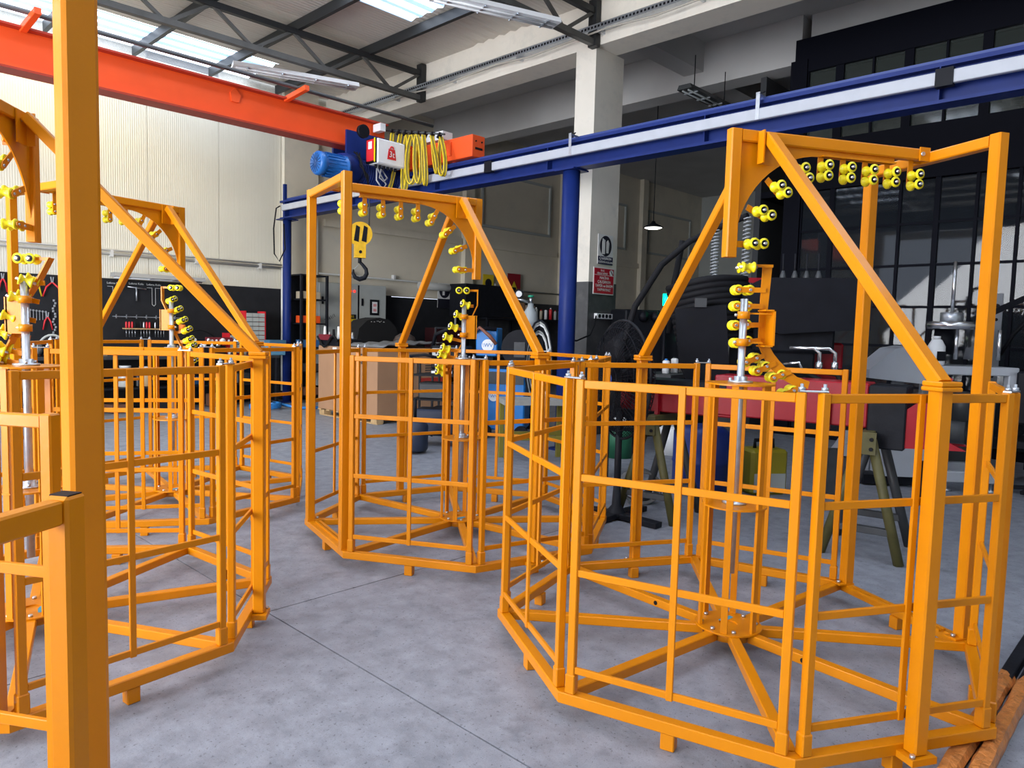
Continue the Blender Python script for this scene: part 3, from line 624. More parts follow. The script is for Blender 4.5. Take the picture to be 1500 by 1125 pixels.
# orange girder
gd = thing('crane_girder', 'long orange crane girder across the upper left', 'girder', 0, 9.95, 0)
m = MB(); m.span((-6.8, -.02, 4.44), (7.35, .02, 4.86)); m.span((-6.8, -.14, 4.41), (7.35, .14, 4.435)); m.build('web', CRANE, gd)
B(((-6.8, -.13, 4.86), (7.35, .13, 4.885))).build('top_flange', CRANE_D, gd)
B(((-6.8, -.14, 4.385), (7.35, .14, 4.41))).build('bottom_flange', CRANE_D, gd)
for x in (1.9, 3.4, 5.15): B(((x, -.13, 4.55), (x+.012, -.02, 4.86))).build('stiffener', CRANE, gd) if 0 else None
b = MB().prism([(-.05, .0), (.05, 0), (.09, .1), (0, .19), (-.07, .12)], (4.78, -.02, 4.66), (1, 0, 0), (0, 0, 1), (0, -.02, 0)).build('lifting_eye', CRANE, gd); b.rotation_euler = (0, 0, 0)
for x in (2.25, 5.55): MB().bar((x, -.05, 4.87), (x+.02, -.6, 4.93), .07, .07).build('festoon_bracket', CRANE, gd)
# end carriage
ec = thing('end_carriage', 'orange end carriage riding on the blue rail beam', 'carriage', 7.6, 9.9, 0)
MB().span((-.13, -1.95, 4.13), (.13, 1.5, 4.45), ch=.008).build('carriage_box', CRANE, ec)
for y in (-1.45, 1.2): MB().cyl((-.045, y, 4.215), (.045, y, 4.215), .095, n=24).build('wheel', CRANE_D, ec)
B(((-.15, -1.5, 4.2), (-.13, -1.25, 4.4))).build('wheel_cover', CRANE, ec)
B(((-.28, -.5, 4.12), (.1, .4, 4.5))).build('connection_plate', CRANE, ec)
for y in (-.06, .06): MB().cyl((y, -1.95, 4.36), (y, -1.965, 4.36), .012, n=8).build('bolt', BLACK, ec)
B(((-.07, -1.962, 4.24), (.07, -1.95, 4.27))).build('slot', BLACK, ec)
B(((-.1, -1.25, 4.5), (.1, -.55, 4.62))).build('drive_cover', WHITE, ec)
# hoist
hs = thing('hoist', 'blue electric hoist with white control box marked 3t', 'hoist', 6.6, 9.7, 0)
mt = MB().lathe([(.06, -.3), (.15, -.3), (.175, -.27), (.175, -.2), (.165, -.19), (.165, .16), (.18, .17), (.18, .2)], 28, Matrix.Translation((-.45, -.12, 3.98)) @ Matrix.Rotation(PI/2, 4, 'Y')).build('motor', MBLUE, hs)
gr = MB()
for k in range(8):
    a = k*PI/8; gr.bar((-.755, -.12-.14*math.cos(a), 3.98-.14*math.sin(a)), (-.755, -.12+.14*math.cos(a), 3.98+.14*math.sin(a)), .01, .01)
gr.build('fan_grille', mat('motor_dark', (.01, .06, .2), .5), mt)
fi = MB()
for k in range(20):
    a = k*2*PI/20; fi.bar((-.62, -.12+.172*math.cos(a), 3.98+.172*math.sin(a)), (-.32, -.12+.172*math.cos(a), 3.98+.172*math.sin(a)), .008, .02, (0, math.cos(a), math.sin(a)), 0)
fi.build('cooling_fin', MBLUE, mt)
MB().lathe([(.1, -.2), (.2, -.2), (.22, -.1), (.22, .1), (.18, .15)], 24, Matrix.Translation((-.08, .0, 4.02)) @ Matrix.Rotation(PI/2, 4, 'Y')).build('gearbox', BLUE, hs)
MB().cyl((.05, .05, 4.0), (.85, .05, 4.0), .19, n=28).build('rope_drum', BLUE, hs)
gv = MB()
for k in range(18): gv.lathe([(.19, -.012), (.2, 0), (.19, .012)], 24, Matrix.Translation((.12+k*.04, .05, 4.0)) @ Matrix.Rotation(PI/2, 4, 'Y'))
tag(gv.build('drum_groove', BLUE, hs), kind='stuff')
B(((.0, -.02, 3.75), (.9, .12, 3.82))).build('drum_frame', BLUE, hs)
tr = B(((-.1, .05, 4.2), (.8, .09, 4.62)), ((-.1, .42, 4.2), (.8, .46, 4.62)), ((-.1, .05, 4.17), (.8, .46, 4.21))).build('trolley_frame', BLUE, hs)
for x in (.0, .7): MB().cyl((x, .1, 4.49), (x, .14, 4.49), .07, n=20).build('trolley_wheel', BLACKM, hs)
MB().cyl((-.02, -.3, 4.55), (-.02, -.24, 4.55), .1, n=22).build('cable_guide_wheel', BLACK, hs)
cb_ = MB().span((.14, -.42, 4.09), (.68, -.17, 4.47), ch=.02).build('control_box', WHITE, hs)
B(((.1, -.4, 4.1), (.14, -.18, 4.46))).build('lid_edge', BLACK, cb_)
sp = B(((.08, -.4, 4.12), (.1, -.22, 4.44))).build('red_label', REDP, cb_)
B(((.076, -.36, 4.3), (.08, -.27, 4.41))).build('white_panel', WHITE, sp); B(((.09, -.42, 4.1), (.1, -.4, 4.46))).build('yellow_edge', YELLOW, cb_)
MB().prism([(-.085, -.1), (.085, -.1), (.06, .06), (-.06, .06)], (.41, -.421, 4.28), (1, 0, 0), (0, 0, 1), (0, -.004, 0)).build('weight_symbol', REDP, cb_)
MB().tube([(.41-.032*math.cos(a*PI/8), -.425, 4.345+.032*math.sin(a*PI/8)) for a in range(9)], .012, 8).build('weight_ring', REDP, cb_)
text('marking', '3t', .13, SW, cb_, (.41, -.428, 4.255), RX, .001)
for k in range(6): MB().cyl((.2+k*.075, -.3, 4.04), (.2+k*.075, -.3, 4.09), .022, n=10).build('cable_gland', BLACK, cb_)
for k, q in enumerate([[(.22, -.3, 4.04), (.2, -.32, 3.85), (.3, -.35, 3.72), (.4, -.3, 3.82), (.3, -.25, 4.0), (.25, -.2, 4.2)], [(.3, -.3, 4.04), (.27, -.3, 3.9), (.33, -.33, 3.85), (.42, -.3, 3.92), (.38, -.2, 4.06)]]):
    MB().tube(q, .012, 8).build('loose_cable', mat('cable_grey', (.4, .4, .42), .5), hs)
for k in range(3): MB().tube([(-.1+.05*k, -.15, 4.25), (-.05, -.25, 4.15-.06*k), (.0+.03*k, -.3, 3.9), (.1, -.25, 3.8-.05*k)], .012, 8).build('loose_cable', RUBBER, hs)
# hook block
hb = thing('hook_block', 'yellow and black hook block with steel hook hanging from the hoist', 'hook', 6.66, 9.6, 0, R_(-25))
for x in (-.14, .14): MB().cyl((x, 0, 3.05), (x, 0, 3.8), .011, n=8).build('wire_rope', DGREY, hb)
YB = mat('hook_yellow', (.75, .42, .01), .4, var=.2, vscale=12)
for y in (-.05, .04): MB().cyl((0, y, 3.03), (0, y+.012, 3.03), .185, n=28).build('cheek_plate', YB, hb)
MB().cyl((0, -.035, 3.02), (0, .035, 3.02), .15, n=28).build('sheave', BLACKM, hb)
for x in (-.06, .06):
    MB().prism([(-.045, -.11), (.03, -.13), (.05, .1), (-.01, .13)], (x, -.052, 3.03), (1, 0, 0), (0, 0, 1), (0, -.004, 0)).build('slot', BLACK, hb)
B(((-.085, -.055, 2.66), (.085, .055, 2.87))).build('hook_housing', YB, hb); MB().cyl((0, -.06, 2.75), (0, .06, 2.75), .025).build('pin', BLACK, hb)
MB().cyl((0, 0, 2.58), (0, 0, 2.68), .028).build('shank', BLACKM, hb)
hk = [(0, 0, 2.6), (.05, 0, 2.55), (.1, 0, 2.49), (.11, 0, 2.42), (.075, 0, 2.355), (0, 0, 2.33), (-.07, 0, 2.355), (-.105, 0, 2.42), (-.095, 0, 2.48)]
MB().tube(hk, [.022, .026, .03, .034, .038, .038, .032, .024, .01], 12).build('hook', BLACKM, hb)
MB().bar((-.1, 0, 2.47), (-.02, 0, 2.55), .02, .008).build('safety_latch', ZINC, hb)
# festoon
fr = thing('festoon_rail', 'grey rail above the orange girder carrying the yellow hoses', 'rail', 0, 9.6, 0)
MB().cyl((-6.8, 0, 4.95), (8.1, 0, 4.98), .028).build('rail_tube', mat('rail_grey', (.13, .135, .14), .4), fr)
MB().cyl((7.28, .35, 4.8), (7.28, -1.25, 4.47), .014).build('hose_wire', DGREY, fr)
B(((7.1, .1, 4.72), (7.2, .3, 4.84))).build('end_clamp', WHITE, fr); B(((8.0, -.1, 4.78), (8.25, .05, 4.82))).build('rail_bracket', ZINC, fr)
HY = mat('hose_yellow', (.66, .47, .01), .4, var=.3, vscale=14); HB = mat('hose_olive', (.25, .2, .03), .45)
us_ = [7.2, 7.32, 7.42, 7.52, 7.62, 7.7, 7.82, 7.92]
for k, u in enumerate(us_):
    t = thing('festoon_hose', ['thick', 'thin', 'twisted', 'dull'][k % 4]+' yellow flat hose loop, '+['first', 'second', 'third', 'fourth', 'fifth', 'sixth', 'seventh', 'eighth'][k]+' from the hoist box', 'hose', 7.28, 9.62-.165*k, 0, -PI/2, 'yellow hose loops on the crane')
    zt = 4.70-.035*k; zb = 3.74+.06*math.sin(k*2.3)+(.02*k); w2_ = [.24, .14, .1, .18, .12, .1, .16, .24][k]; tilt = (-.22 if k < 2 else (.2 if k > 5 else .04*math.sin(k)))
    n = 18; pts = []
    for i in range(n+1):
        a = i/n; x = (-1 if a < .5 else 1)*w2_/2*math.sin(PI*min(a, 1-a))**.6 if 0 < a < 1 else 0
        ang = a*2*PI; x = -w2_/2*math.sin(ang)*(1.0 if True else 1)*(.5-.5*math.cos(ang))**.3; z = zt-(zt-zb)*(.5-.5*math.cos(ang))
        pts.append((x+tilt*(zt-z), .04*math.sin(ang+k), z))
    for j, off in enumerate((-.022, 0, .022)):
        MB().tube([(p[0]*1+off*.3, p[1]+off, p[2]) for p in pts], .013, 6).build('hose_strand', HY if j != 1 else HB, t)
    MB().bar((-.03, 0, zt-.02), (.03, 0, zt+.05), .07, .03).build('trolley_clip', BLACK, t)
# ------------------------------------------------------------------ tool wall and left workbench
RVW = (PI/2, 0, 0)
WV = 13.96
def outline(parts, mat_, name, label, cat, u, v, z, group=None):
    t = thing(name, label, cat, u, v, z, 0, group)
    for nme, mb, mm_ in parts: mb.build(nme, mm_, t)
    return t
def pliers(u, z, s, m, label, spread=.05):
    t = thing('pliers', label, 'pliers', u, 13.94, z, 0, 'pliers hung on the black wall')
    for q in (-1, 1):
        MB().tube([(q*.005, -.01, 0), (q*spread*.8*s, -.01, -.08*s), (q*spread*s*1.3, -.01, -.24*s)], [.012*s, .014*s, .011*s], 8).build('handle', m, t)
        MB().bar((q*.008, -.01, 0), (q*.02*s, -.01, .09*s), .022*s, .015).build('jaw', ZINC, t)
    return t
pliers(2.80, 2.22, .9, REDP, 'red handled pliers at the far left of the black wall')
pliers(2.98, 2.2, 1, REDP, 'second red handled pliers from the left, seen beside the yellow rollers', .08)
pliers(3.25, 2.2, 1.0, mat('pliers_yellow', (.8, .6, .02), .4), 'yellow handled pliers beside the red ones, on the black wall', .07)
pliers(3.50, 2.2, 1.0, REDP, 'red handled wide pliers just left of the big foreground post', .11)
pliers(3.42, 1.62, .9, REDP, 'small pink-red pliers below the yellow pliers', .06)
for k in range(8):
    t = thing('wrench', 'chrome combination wrench, %s from the left in the row left of the foreground post' % ['first','second','third','fourth','fifth','sixth','seventh','eighth'][k], 'wrench', 3.08+k*.045, 13.94, 1.74-.005*k, 0, 'row of wrenches on the black wall')
    MB().bar((0, -.01, -.2+.01*k), (0, -.01, 0), .012, .008).build('shank', ZINC, t)
    MB().cyl((0, -.018, 0), (0, -.004, 0), .017, n=10).build('ring_end', ZINC, t)
t = thing('chain_wrench', 'steel chain hanging on the black wall beside the foreground post', 'chain', 3.52, 13.94, 1.9)
for k in range(14): MB().box((.02*math.sin(k*1.4), -.01, -.045*k), (.03, .01, .035), 0, .003).build('link', ZINC, t)
for u, zt, zb, wd, s, w2, lab in ((4.48, 2.19, 2.02, .2, 'Lokma Kolu', .02, 'chalk outline'), (4.84, 2.2, 1.95, .34, 'Lokma Kolu', .025, 'T'), (5.15, 2.2, 1.9, .2, 'Lokma Kolu', .03, 'chalk')):
    if lab == 'T':
        t = thing('t_handle', 'steel T-handle wrench hanging between two chalk outlines', 'wrench', u, 13.94, 0)
        MB().cyl((-.15, -.01, zt), (.17, -.01, zt-.03), .011).build('cross_handle', ZINC, t); MB().cyl((0, -.01, zb), (0, -.01, zt), [.014][0]).build('shank', ZINC, t)
    else:
        t = thing('chalk_outline', lab+' of a tool with handwriting, '+('left' if u < 4.6 else 'right')+' of the T-handle wrench', 'drawing', u, 13.955, 0)
        m = MB(); P_ = [(-.12, zt), (-.03, zt), (-.03, zb), (0, zb-.03), (.03, zb), (.03, zt), (.12, zt)]
        for a, b in zip(P_, P_[1:]): m.bar((a[0], 0, a[1]), (b[0], 0, b[1]), .006, .002, (0, 1, 0), 0)
        m.build('chalk_line', CHALK, t)
    text('handwriting', s, .052, CHALK, t, (0, -.004, zt+.06), RVW)
tb = thing('tool_rail', 'steel rail and wooden strip holding red screwdrivers above the bench', 'rack', 4.9, 13.85, 0)
B(((-.5, -.02, 1.655), (.75, 0, 1.67))).build('steel_rail', ZINC, tb); B(((-.32, -.1, 1.44), (.45, .05, 1.46))).build('wooden_strip', WOOD, tb)
for k in range(7): B(((-.45+k*.17, -.05, 1.63), (-.44+k*.17, -.02, 1.70))).build('hook', ZINC, tb)
for k in range(14):
    if k in (4, 9): continue
    m_ = REDP if k in (0, 1, 2, 7, 8, 12) else (BLACK if k % 2 else ZINC)
    t = thing('screwdriver', ('red' if m_ is REDP else 'black' if m_ is BLACK else 'steel')+' handled screwdriver standing in the wooden strip, place %s from the left' % ['one', 'two', 'three', 'four', '', 'six', 'seven', 'eight', 'nine', '', 'eleven', 'twelve', 'thirteen', 'fourteen'][k], 'screwdriver', 4.62+k*.05, 13.82, 1.46, 0, 'screwdrivers in the wooden strip')
    MB().tube([(0, 0, 0), (0, 0, .02), (0, 0, .1), (0, 0, .115)], [.012, .017, .017, .01], 8).build('handle', m_, t); MB().cyl((0, 0, -.16), (0, 0, 0), .005, n=6).build('blade', ZINC, t)
def bench(label, u0, u1, v0, v1, z, m, shelf=True, th=.05):
    t = thing('workbench', label, 'bench', (u0+u1)/2, (v0+v1)/2, 0); L, D = (u1-u0)/2, (v1-v0)/2
    B(((-L, -D, z-th), (L, D, z))).build('worktop', m, t)
    n = max(2, int((u1-u0)/1.6)+1)
    for k in range(n):
        for y in (-D+.04, D-.04): MB().bar((-L+.05+k*(2*L-.1)/(n-1), y, 0), (-L+.05+k*(2*L-.1)/(n-1), y, z-th), .06, .06).build('leg', BLACKM, t)
    if shelf: B(((-L, -D+.02, z*.42), (L, D-.02, z*.42+.03))).build('lower_shelf', BLACKM, t)
    return t
bench('long dark workbench below the black tool wall', -2, 7.25, 13.15, 13.9, .98, DGREY)
def box_item(name, label, cat, u, v, z, d, m, rz=0, group=None, parts=()):
    t = thing(name, label, cat, u, v, z, rz, group); MB().box((0, 0, d[2]/2), d, ch=min(d)*.06).build('body', m, t)
    for nme, a, b, mm_ in parts: B((a, b)).build(nme, mm_, t)
    return t
def can(label, u, v, z, r, h, m, m2, name='can', cat='can', group=None):
    t = thing(name, label, cat, u, v, z, 0, group); MB().lathe([(r, 0), (r, h*.82), (r*.75, h*.88), (r*.4, h*.9)], 16).build('body', m, t); MB().cyl((0, 0, h*.88), (0, 0, h), r*.42, n=12).build('cap', m2, t); return t
# valve block with pipes, red drawers, small parts along the bench
vb = thing('valve_block', 'hydraulic valve block with steel knobs on the bench behind the farthest cage', 'valve block', 5.75, 13.5, .98)
B(((-.35, -.12, 0), (.5, .12, .18)), ((-.15, -.1, .18), (.4, .1, .3))).build('block', BLACKM, vb)
for k in range(9): MB().lathe([(.03, 0), (.045, .02), (.045, .06), (.02, .08)], 12, Matrix.Translation((-.3+k*.09, -.12, .12+.08*(k % 3))) @ Matrix.Rotation(PI/2, 4, 'X')).build('knob', STEEL if k % 2 else WHITE, vb)
MB().tube([(-.4+.8*i/12, -.1, .25+.22*math.sin(PI*i/12)) for i in range(13)], .015, 6).build('hose', RUBBER, vb)
B(((.1, -.16, .22), (.62, -.12, .34))).build('red_manifold', mat('dark_red', (.18, .02, .03), .4), vb)
for k in range(6): MB().cyl((.14+k*.08, -.165, .28), (.14+k*.08, -.16, .28), .022, n=8).build('port', WHITE, vb)
can('orange pot standing behind the valve block', 5.52, 13.6, 1.42, .06, .14, mat('orange_pot', (.8, .2, .02), .5), BLACK, 'pot', 'pot')
dr = thing('drawer_organiser', 'grey and red small-parts drawer tower on the bench by the thin blue post', 'organiser', 6.83, 13.65, .98)
B(((-.28, -.14, 0), (.3, .14, .02))).build('base', REDP, dr)
for x in (-.12, .29): B(((x-.015, -.15, .35 if x < 0 else 0), (x+.015, .14, .86))).build('side_panel', REDP, dr)
for x in (-.45, -.14): B(((x-.012, -.15, 0), (x+.012, .14, .42))).build('side_panel', REDP, dr)
for r in range(9):
    for c in range(3):
        if r < 4 or c > 0 or True: B(((-.105+c*.13, -.16, .04+r*.088), (.015+c*.13, .1, .115+r*.088))).build('drawer', GREYP, dr)
for r in range(4):
    for c in range(2): B(((-.435+c*.145, -.16, .04+r*.088), (-.3+c*.145, .1, .115+r*.088))).build('drawer', GREYP, dr)
box_item('tool_case', 'light blue tool case on the bench left of the thin blue post', 'case', 7.22, 13.28, .98, (.34, .22, .28), mat('case_blue', (.12, .3, .45), .5), parts=(('lid', (-.175, -.115, .2), (.175, .115, .3), mat('case_blue_dark', (.06, .16, .26), .5)), ('handle', (-.1, -.14, .12), (.1, -.11, .15), BLACK)))
rnd = random.Random(3)
names = ['oil can', 'paint tin', 'grease tub', 'glass jar', 'spray can', 'thinner bottle']
cols = [WHITE, GREYP, BLACK, mat('tin_beige', (.45, .38, .28), .5), ZINC, mat('tin_blue', (.03, .12, .3), .5), REDP]
words_ = ['first', 'second', 'third', 'fourth', 'fifth', 'sixth', 'seventh', 'eighth', 'ninth', 'tenth', 'eleventh', 'twelfth']
for k in range(9):
    can('small %s on the bench behind the farthest cage, %s from the valve block' % (['white can', 'grey can', 'black tub', 'beige tin', 'steel cup', 'blue tin', 'red can'][k % 7], words_[k]), 6.35+k*.1-(k > 6)*.9*0, 13.45+.1*math.sin(k*2), .98, .035+.01*(k % 2), .12+.05*((k*3) % 4)/3, cols[k % 7], BLACK, 'can', 'can', 'small cans on the long bench')
for k in range(5):
    box_item('parts_box', 'small %s box on the bench at the far left, %s of five' % (['grey', 'black', 'orange', 'dark blue', 'beige'][k], words_[k]), 'box', 2.6+k*.36, 13.45, .98, (.22, .2, .1+.04*(k % 3)), [GREYP, BLACK, CRANE, cols[5], cols[3]][k], .1*k, 'boxes on the long bench')
t = thing('grinder', 'black bench grinder with a ring of hose, behind the left cage', 'grinder', 3.35, 13.4, .98)
MB().tube([(.22*math.cos(PI*i/14), 0, .05+.3*math.sin(PI*i/14)) for i in range(15)], .02, 8).build('hose_ring', GREYP, t); B(((-.15, -.1, 0), (.15, .1, .2))).build('body', BLACK, t)
for x in (-.18, .18): MB().cyl((x-.03, 0, .12), (x+.03, 0, .12), .09, n=18).build('wheel', DGREY, t)
for k, (u, r, h, m_, lab) in enumerate(((4.45, .13, .34, mat('jar_clear', (.5, .5, .47), .3), 'clear plastic jar on the shelf under the bench, left one'), (4.78, .13, .32, mat('jar_amber', (.5, .36, .2), .3), 'amber filled jar on the shelf under the bench, right one'), (3.0, .19, .4, mat('drum_tan', (.5, .27, .1), .5), 'tan plastic drum on the shelf below the bench at far left'))):
    t = thing('jar', lab, 'jar', u, 13.4, .445); MB().lathe([(r*.9, 0), (r, .02), (r, h*.8), (r*.7, h*.9), (r*.7, h)], 18).build('body', m_, t); MB().cyl((0, 0, h), (0, 0, h+.03), r*.72, n=16).build('lid', WHITE, t)
for k in range(12):
    box_item('stored_part', '%s machine part lying under the long bench, %s from the right' % (['black', 'grey', 'rusty', 'blue'][k % 4], words_[k]), 'part', 7.0-k*.45, 13.45, .445 if k % 2 else .01, (.28, .3, .14+.05*(k % 3)), [BLACK, DGREY, mat('rust', (.16, .07, .04), .8), cols[5]][k % 4], .15*(k % 5), 'parts under the long bench')
tag(MB().tube([W(6.6+.28*math.cos(i*.5), 12.5+.22*math.sin(i*.5), .03+.012*i/6) for i in range(40)]+[W(7.1, 12.2, .03), W(7.5, 12.0, .03)], .028, 8).build('air_hose', mat('hose_blue', (.03, .22, .6), .4)), 'bright blue air hose coiled on the floor behind the farthest cage', 'hose')
# black shelf rack behind the thin blue post
def rack(label, u0, u1, v0, v1, z, n, items):
    t = thing('shelf_rack', label, 'shelf', (u0+u1)/2, (v0+v1)/2, 0); L, D = (u1-u0)/2, (v1-v0)/2
    for x in (-L, L):
        for y in (-D, D): MB().bar((x, y, 0), (x, y, z), .05, .05).build('upright', BLACKM, t)
    zs = [.12+(z-.15)*k/(n-1) for k in range(n)]
    for q in zs: B(((-L, -D, q), (L, D, q+.03))).build('shelf_board', BLACKM, t)
    B(((-L, D, 0), (L, D+.01, z))).build('back_panel', BLACKM, t)
    return zs
zs = rack('tall black shelf rack between the thin blue post and the grey cabinet', 7.75, 8.35, 13.2, 13.8, 2.62, 6, 0)
for k, (q, m_, lab) in enumerate(((3, CRANE, 'orange'), (4, cols[3], 'beige'), (2, cols[5], 'blue'), (1, DGREY, 'grey'), (0, mat('rust', (.16, .07, .04), .8), 'rusty'))):
    box_item('storage_bin', lab+' bin on the black rack, '+['third', 'second', 'fourth', 'fifth', 'lowest'][k]+' shelf from the top', 'bin', 8.0, 13.35, zs[q]+.03, (.4, .3, .15), m_, 0, 'bins on the black rack')
# grey switch cabinet
sc = thing('switch_cabinet', 'grey two-door switch cabinet on the wall with skull warning sign', 'cabinet', 9.32, 13.8, 0)
B(((-.9, -.14, .3), (.88, .15, 2.52))).build('carcass', GREYP, sc)
for x0, x1 in ((-.89, .1), (.13, .87)):
    d = MB().span((x0, -.17, .32), (x1, -.14, 2.5), ch=.008).build('door', GREYP, sc)
    for z in (2.05, 1.1): B(((x0+.06, -.19, z), (x0+.1, -.17, z+.16))).build('hinge', BLACK, d)
B(((.1, -.175, .32), (.13, -.15, 2.5))).build('door_gap', BLACK, sc)
for k in range(3): MB().cyl((-.2+k*.1, -.185, 2.36), (-.2+k*.1, -.17, 2.36), .03, n=12).build('signal_lamp', mat('lamp_red', (.7, .03, .03), .3, emit=(1, .05, .04), es=.8), sc)
mt_ = B(((.42, -.19, 1.85), (.66, -.17, 2.2))).build('meter', BLACK, sc)
B(((.47, -.195, 1.9), (.61, -.19, 2.15))).build('meter_face', WHITE, mt_)
for a in (1.93, 2.04): text('reading', '88', .09, REDP, mt_, (.54, -.198, a+.03), RVW)
sk = B(((-.34, -.18, 1.25), (.04, -.17, 1.85))).build('skull_sign', SY, sc)
B(((-.34, -.184, 1.75), (.04, -.18, 1.85))).build('caption_band', SK, sk); text('caption', 'TEHLİKE', .07, SY, sk, (-.15, -.187, 1.8), RVW); text('caption', 'ÖLÜM TEHLİKESİ', .042, SK, sk, (-.15, -.182, 1.3), RVW)
m = MB(); m.prism([(.1*math.cos(a*PI/12), .085*math.sin(a*PI/12)) for a in range(24)], (-.15, -.181, 1.6), (1, 0, 0), (0, 0, 1), (0, -.004, 0)); m.prism([(-.05, -.15), (.05, -.15), (.06, -.05), (-.06, -.05)], (-.15, -.181, 1.6), (1, 0, 0), (0, 0, 1), (0, -.004, 0)); m.build('skull', SK, sk)
m = MB()
for x in (-.04, .04): m.prism([(.026*math.cos(a*PI/6), .026*math.sin(a*PI/6)) for a in range(12)], (-.15+x, -.186, 1.59), (1, 0, 0), (0, 0, 1), (0, -.002, 0))
for x in (-.025, 0, .025): m.prism([(x-.008, -.13), (x+.008, -.13), (x+.008, -.09), (x-.008, -.09)], (-.15, -.186, 1.6), (1, 0, 0), (0, 0, 1), (0, -.002, 0))
m.build('skull_hollow', SY, sk)
text('handwriting', '3741/1', .11, SK, sc, (-.62, -.172, 1.75), (PI/2, -.5, 0))
m = MB()
for k in range(9):
    for x in (.25, .62): m.span((x, -.174, 1.0+k*.06), (x+.07, -.17, 1.01+k*.06))
tag(m.build('vent_slot', DGREY, sc), kind='stuff')
# second glove sign on the wall and two small signs
t = thing('round_sign', 'white sign with black disc on the wall left of the far brace', 'sign', 12.2, 13.9, 2.45)
B(((-.22, -.01, -.35), (.22, 0, .27))).build('sign_plate', SW, t); B(((-.22, -.014, -.35), (.22, -.01, -.12))).build('caption_band', SK, t)
MB().cyl((0, -.016, .07), (0, -.01, .07), .17, n=28).build('black_disc', SK, t); B(((-.07, -.02, -.03), (.0, -.016, .17))).build('glove_symbol', SW, t)
t = thing('yellow_sign', 'yellow warning sign on the far wall behind the middle cage', 'sign', 13.75, 13.9, 2.75)
B(((-.2, -.01, -.3), (.2, 0, .3))).build('sign_plate', SY, t); MB().cyl((0, -.016, .07), (0, -.01, .07), .12, n=20).build('black_disc', SK, t)
t = thing('red_wall_sign', 'dark red warning sign on the far wall above the gas bottle', 'sign', 14.75, 13.9, 2.72)
B(((-.26, -.01, -.42), (.26, 0, .42))).build('sign_plate', mat('sign_dark_red', (.28, .01, .02), .5), t)
MB().prism([(-.13, 0), (.13, 0), (0, .22)], (0, -.012, .0), (1, 0, 0), (0, 0, 1), (0, -.004, 0)).build('triangle', SY, t); text('caption', 'DİKKAT', .1, SW, t, (0, -.013, -.2), RVW)
# ------------------------------------------------------------------ cardboard crate group
cx = thing('cardboard_box', 'large cardboard box on a pallet behind the middle cage', 'box', 7.8, 10.45, .12)
MB().span((-.8, -.88, 0), (.8, .88, 1.12), ch=.006).build('carton', CARD, cx)
for q_ in (((-.804, .0, .0), (-.8, .006, 1.12)), ((.05, -.884, .0), (.055, -.88, 1.12))): B(q_).build('seam', mat('card_dark', (.26, .14, .07), .9), cx)
B(((.1, -.885, .3), (.75, -.88, .62))).build('red_print', mat('print_red', (.42, .03, .02), .8), cx)
BK = mat('print_black', (.03, .03, .03), .8)
for k in range(2):
    for j in range(2): B(((.02+k*.6+j*.05, -.886, .68), (.04+k*.6+j*.05, -.88, .95))).build('arrow_print', BK, cx)
for k in range(6): B(((.2, -.886, .7+k*.04), (.5, -.88, .715+k*.04))).build('text_line', BK, cx)
m = MB(); sc_ = [(-.55, 1.02), (-.35, 1.0), (-.5, .85), (-.25, .93), (-.3, .72)]
for a, b in zip(sc_, sc_[1:]): m.bar((-.803, a[0], a[1]), (-.803, b[0], b[1]), .02, .003, (1, 0, 0), 0)
m.build('marker_scribble', BK, cx); B(((-.805, .3, 1.0), (-.8, .42, 1.1))).build('white_sticker', WHITE, cx)
pl = thing('pallet', 'wooden pallet under the large cardboard box', 'pallet', 7.8, 10.45, 0)
for k in range(7): B(((-.82, -.86+k*.27, .1), (.82, -.76+k*.27, .12))).build('plank', WOOD, pl)
for x in (-.72, 0, .72):
    for y in (-.78, 0, .78): B(((x-.07, y-.08, .02), (x+.07, y+.08, .1))).build('block', WOOD, pl)
    B(((x-.06, -.86, 0), (x+.06, .86, .02))).build('plank', WOOD, pl)
t = thing('moving_blanket', 'grey blanket spread over the cardboard box', 'blanket', 7.8, 10.3, 1.245)
m = MB(); n = 12; vs = []
for i in range(n+1):
    for j in range(n+1):
        x = -.6+1.3*i/n; y = -.6+1.1*j/n; vs.append((x, y, .02+.05*abs(math.sin(i*1.1)*math.cos(j*.9))+.06*(i/n)))
m.add(vs, [(i*(n+1)+j, (i+1)*(n+1)+j, (i+1)*(n+1)+j+1, i*(n+1)+j+1) for i in range(n) for j in range(n)], True)
o = m.build('cloth', mat('blanket_grey', (.17, .175, .185), .9, bump=.4, scale=60), t); md = o.modifiers.new('thick', 'SOLIDIFY'); md.thickness = .02; md.offset = 1
t = thing('hydraulic_manifold', 'dark pump head with fittings standing on the left end of the cardboard box', 'pump', 7.25, 11.0, 1.24)
B(((-.25, -.3, 0), (.25, .3, .12))).build('base', BLACKM, t)
for k in range(10): MB().lathe([(.03, 0), (.05, .03), (.03, .06), (.02, .14+.05*(k % 3))], 10, Matrix.Translation((-.15+.1*(k % 4), -.28+.14*(k//2), .1))).build('fitting', [ZINC, BLACK, WHITE][k % 3], t)
B(((-.3, -.1, .1), (-.26, .25, .2))).build('red_block', mat('dark_red', (.18, .02, .03), .4), t)
MB().tube([(-.3, -.35+.07*i, .08+.1*math.sin(i*.8)) for i in range(10)], .02, 8).build('hose', RUBBER, t)
t = thing('covered_seat', 'rounded black cover with a white edge behind the cardboard box', 'cover', 9.0, 12.5, 0)
prof = [(-.55, 0), (-.55, 1.3), (-.5, 1.55), (-.3, 1.72), (0, 1.78), (.25, 1.74), (.42, 1.6), (.55, 1.25), (.6, 0)]
MB().prism(prof, (0, -.25, 0), (1, 0, 0), (0, 0, 1), (0, .5, 0)).build('cover_shell', mat('cover_black', (.006, .006, .007), .9), t)
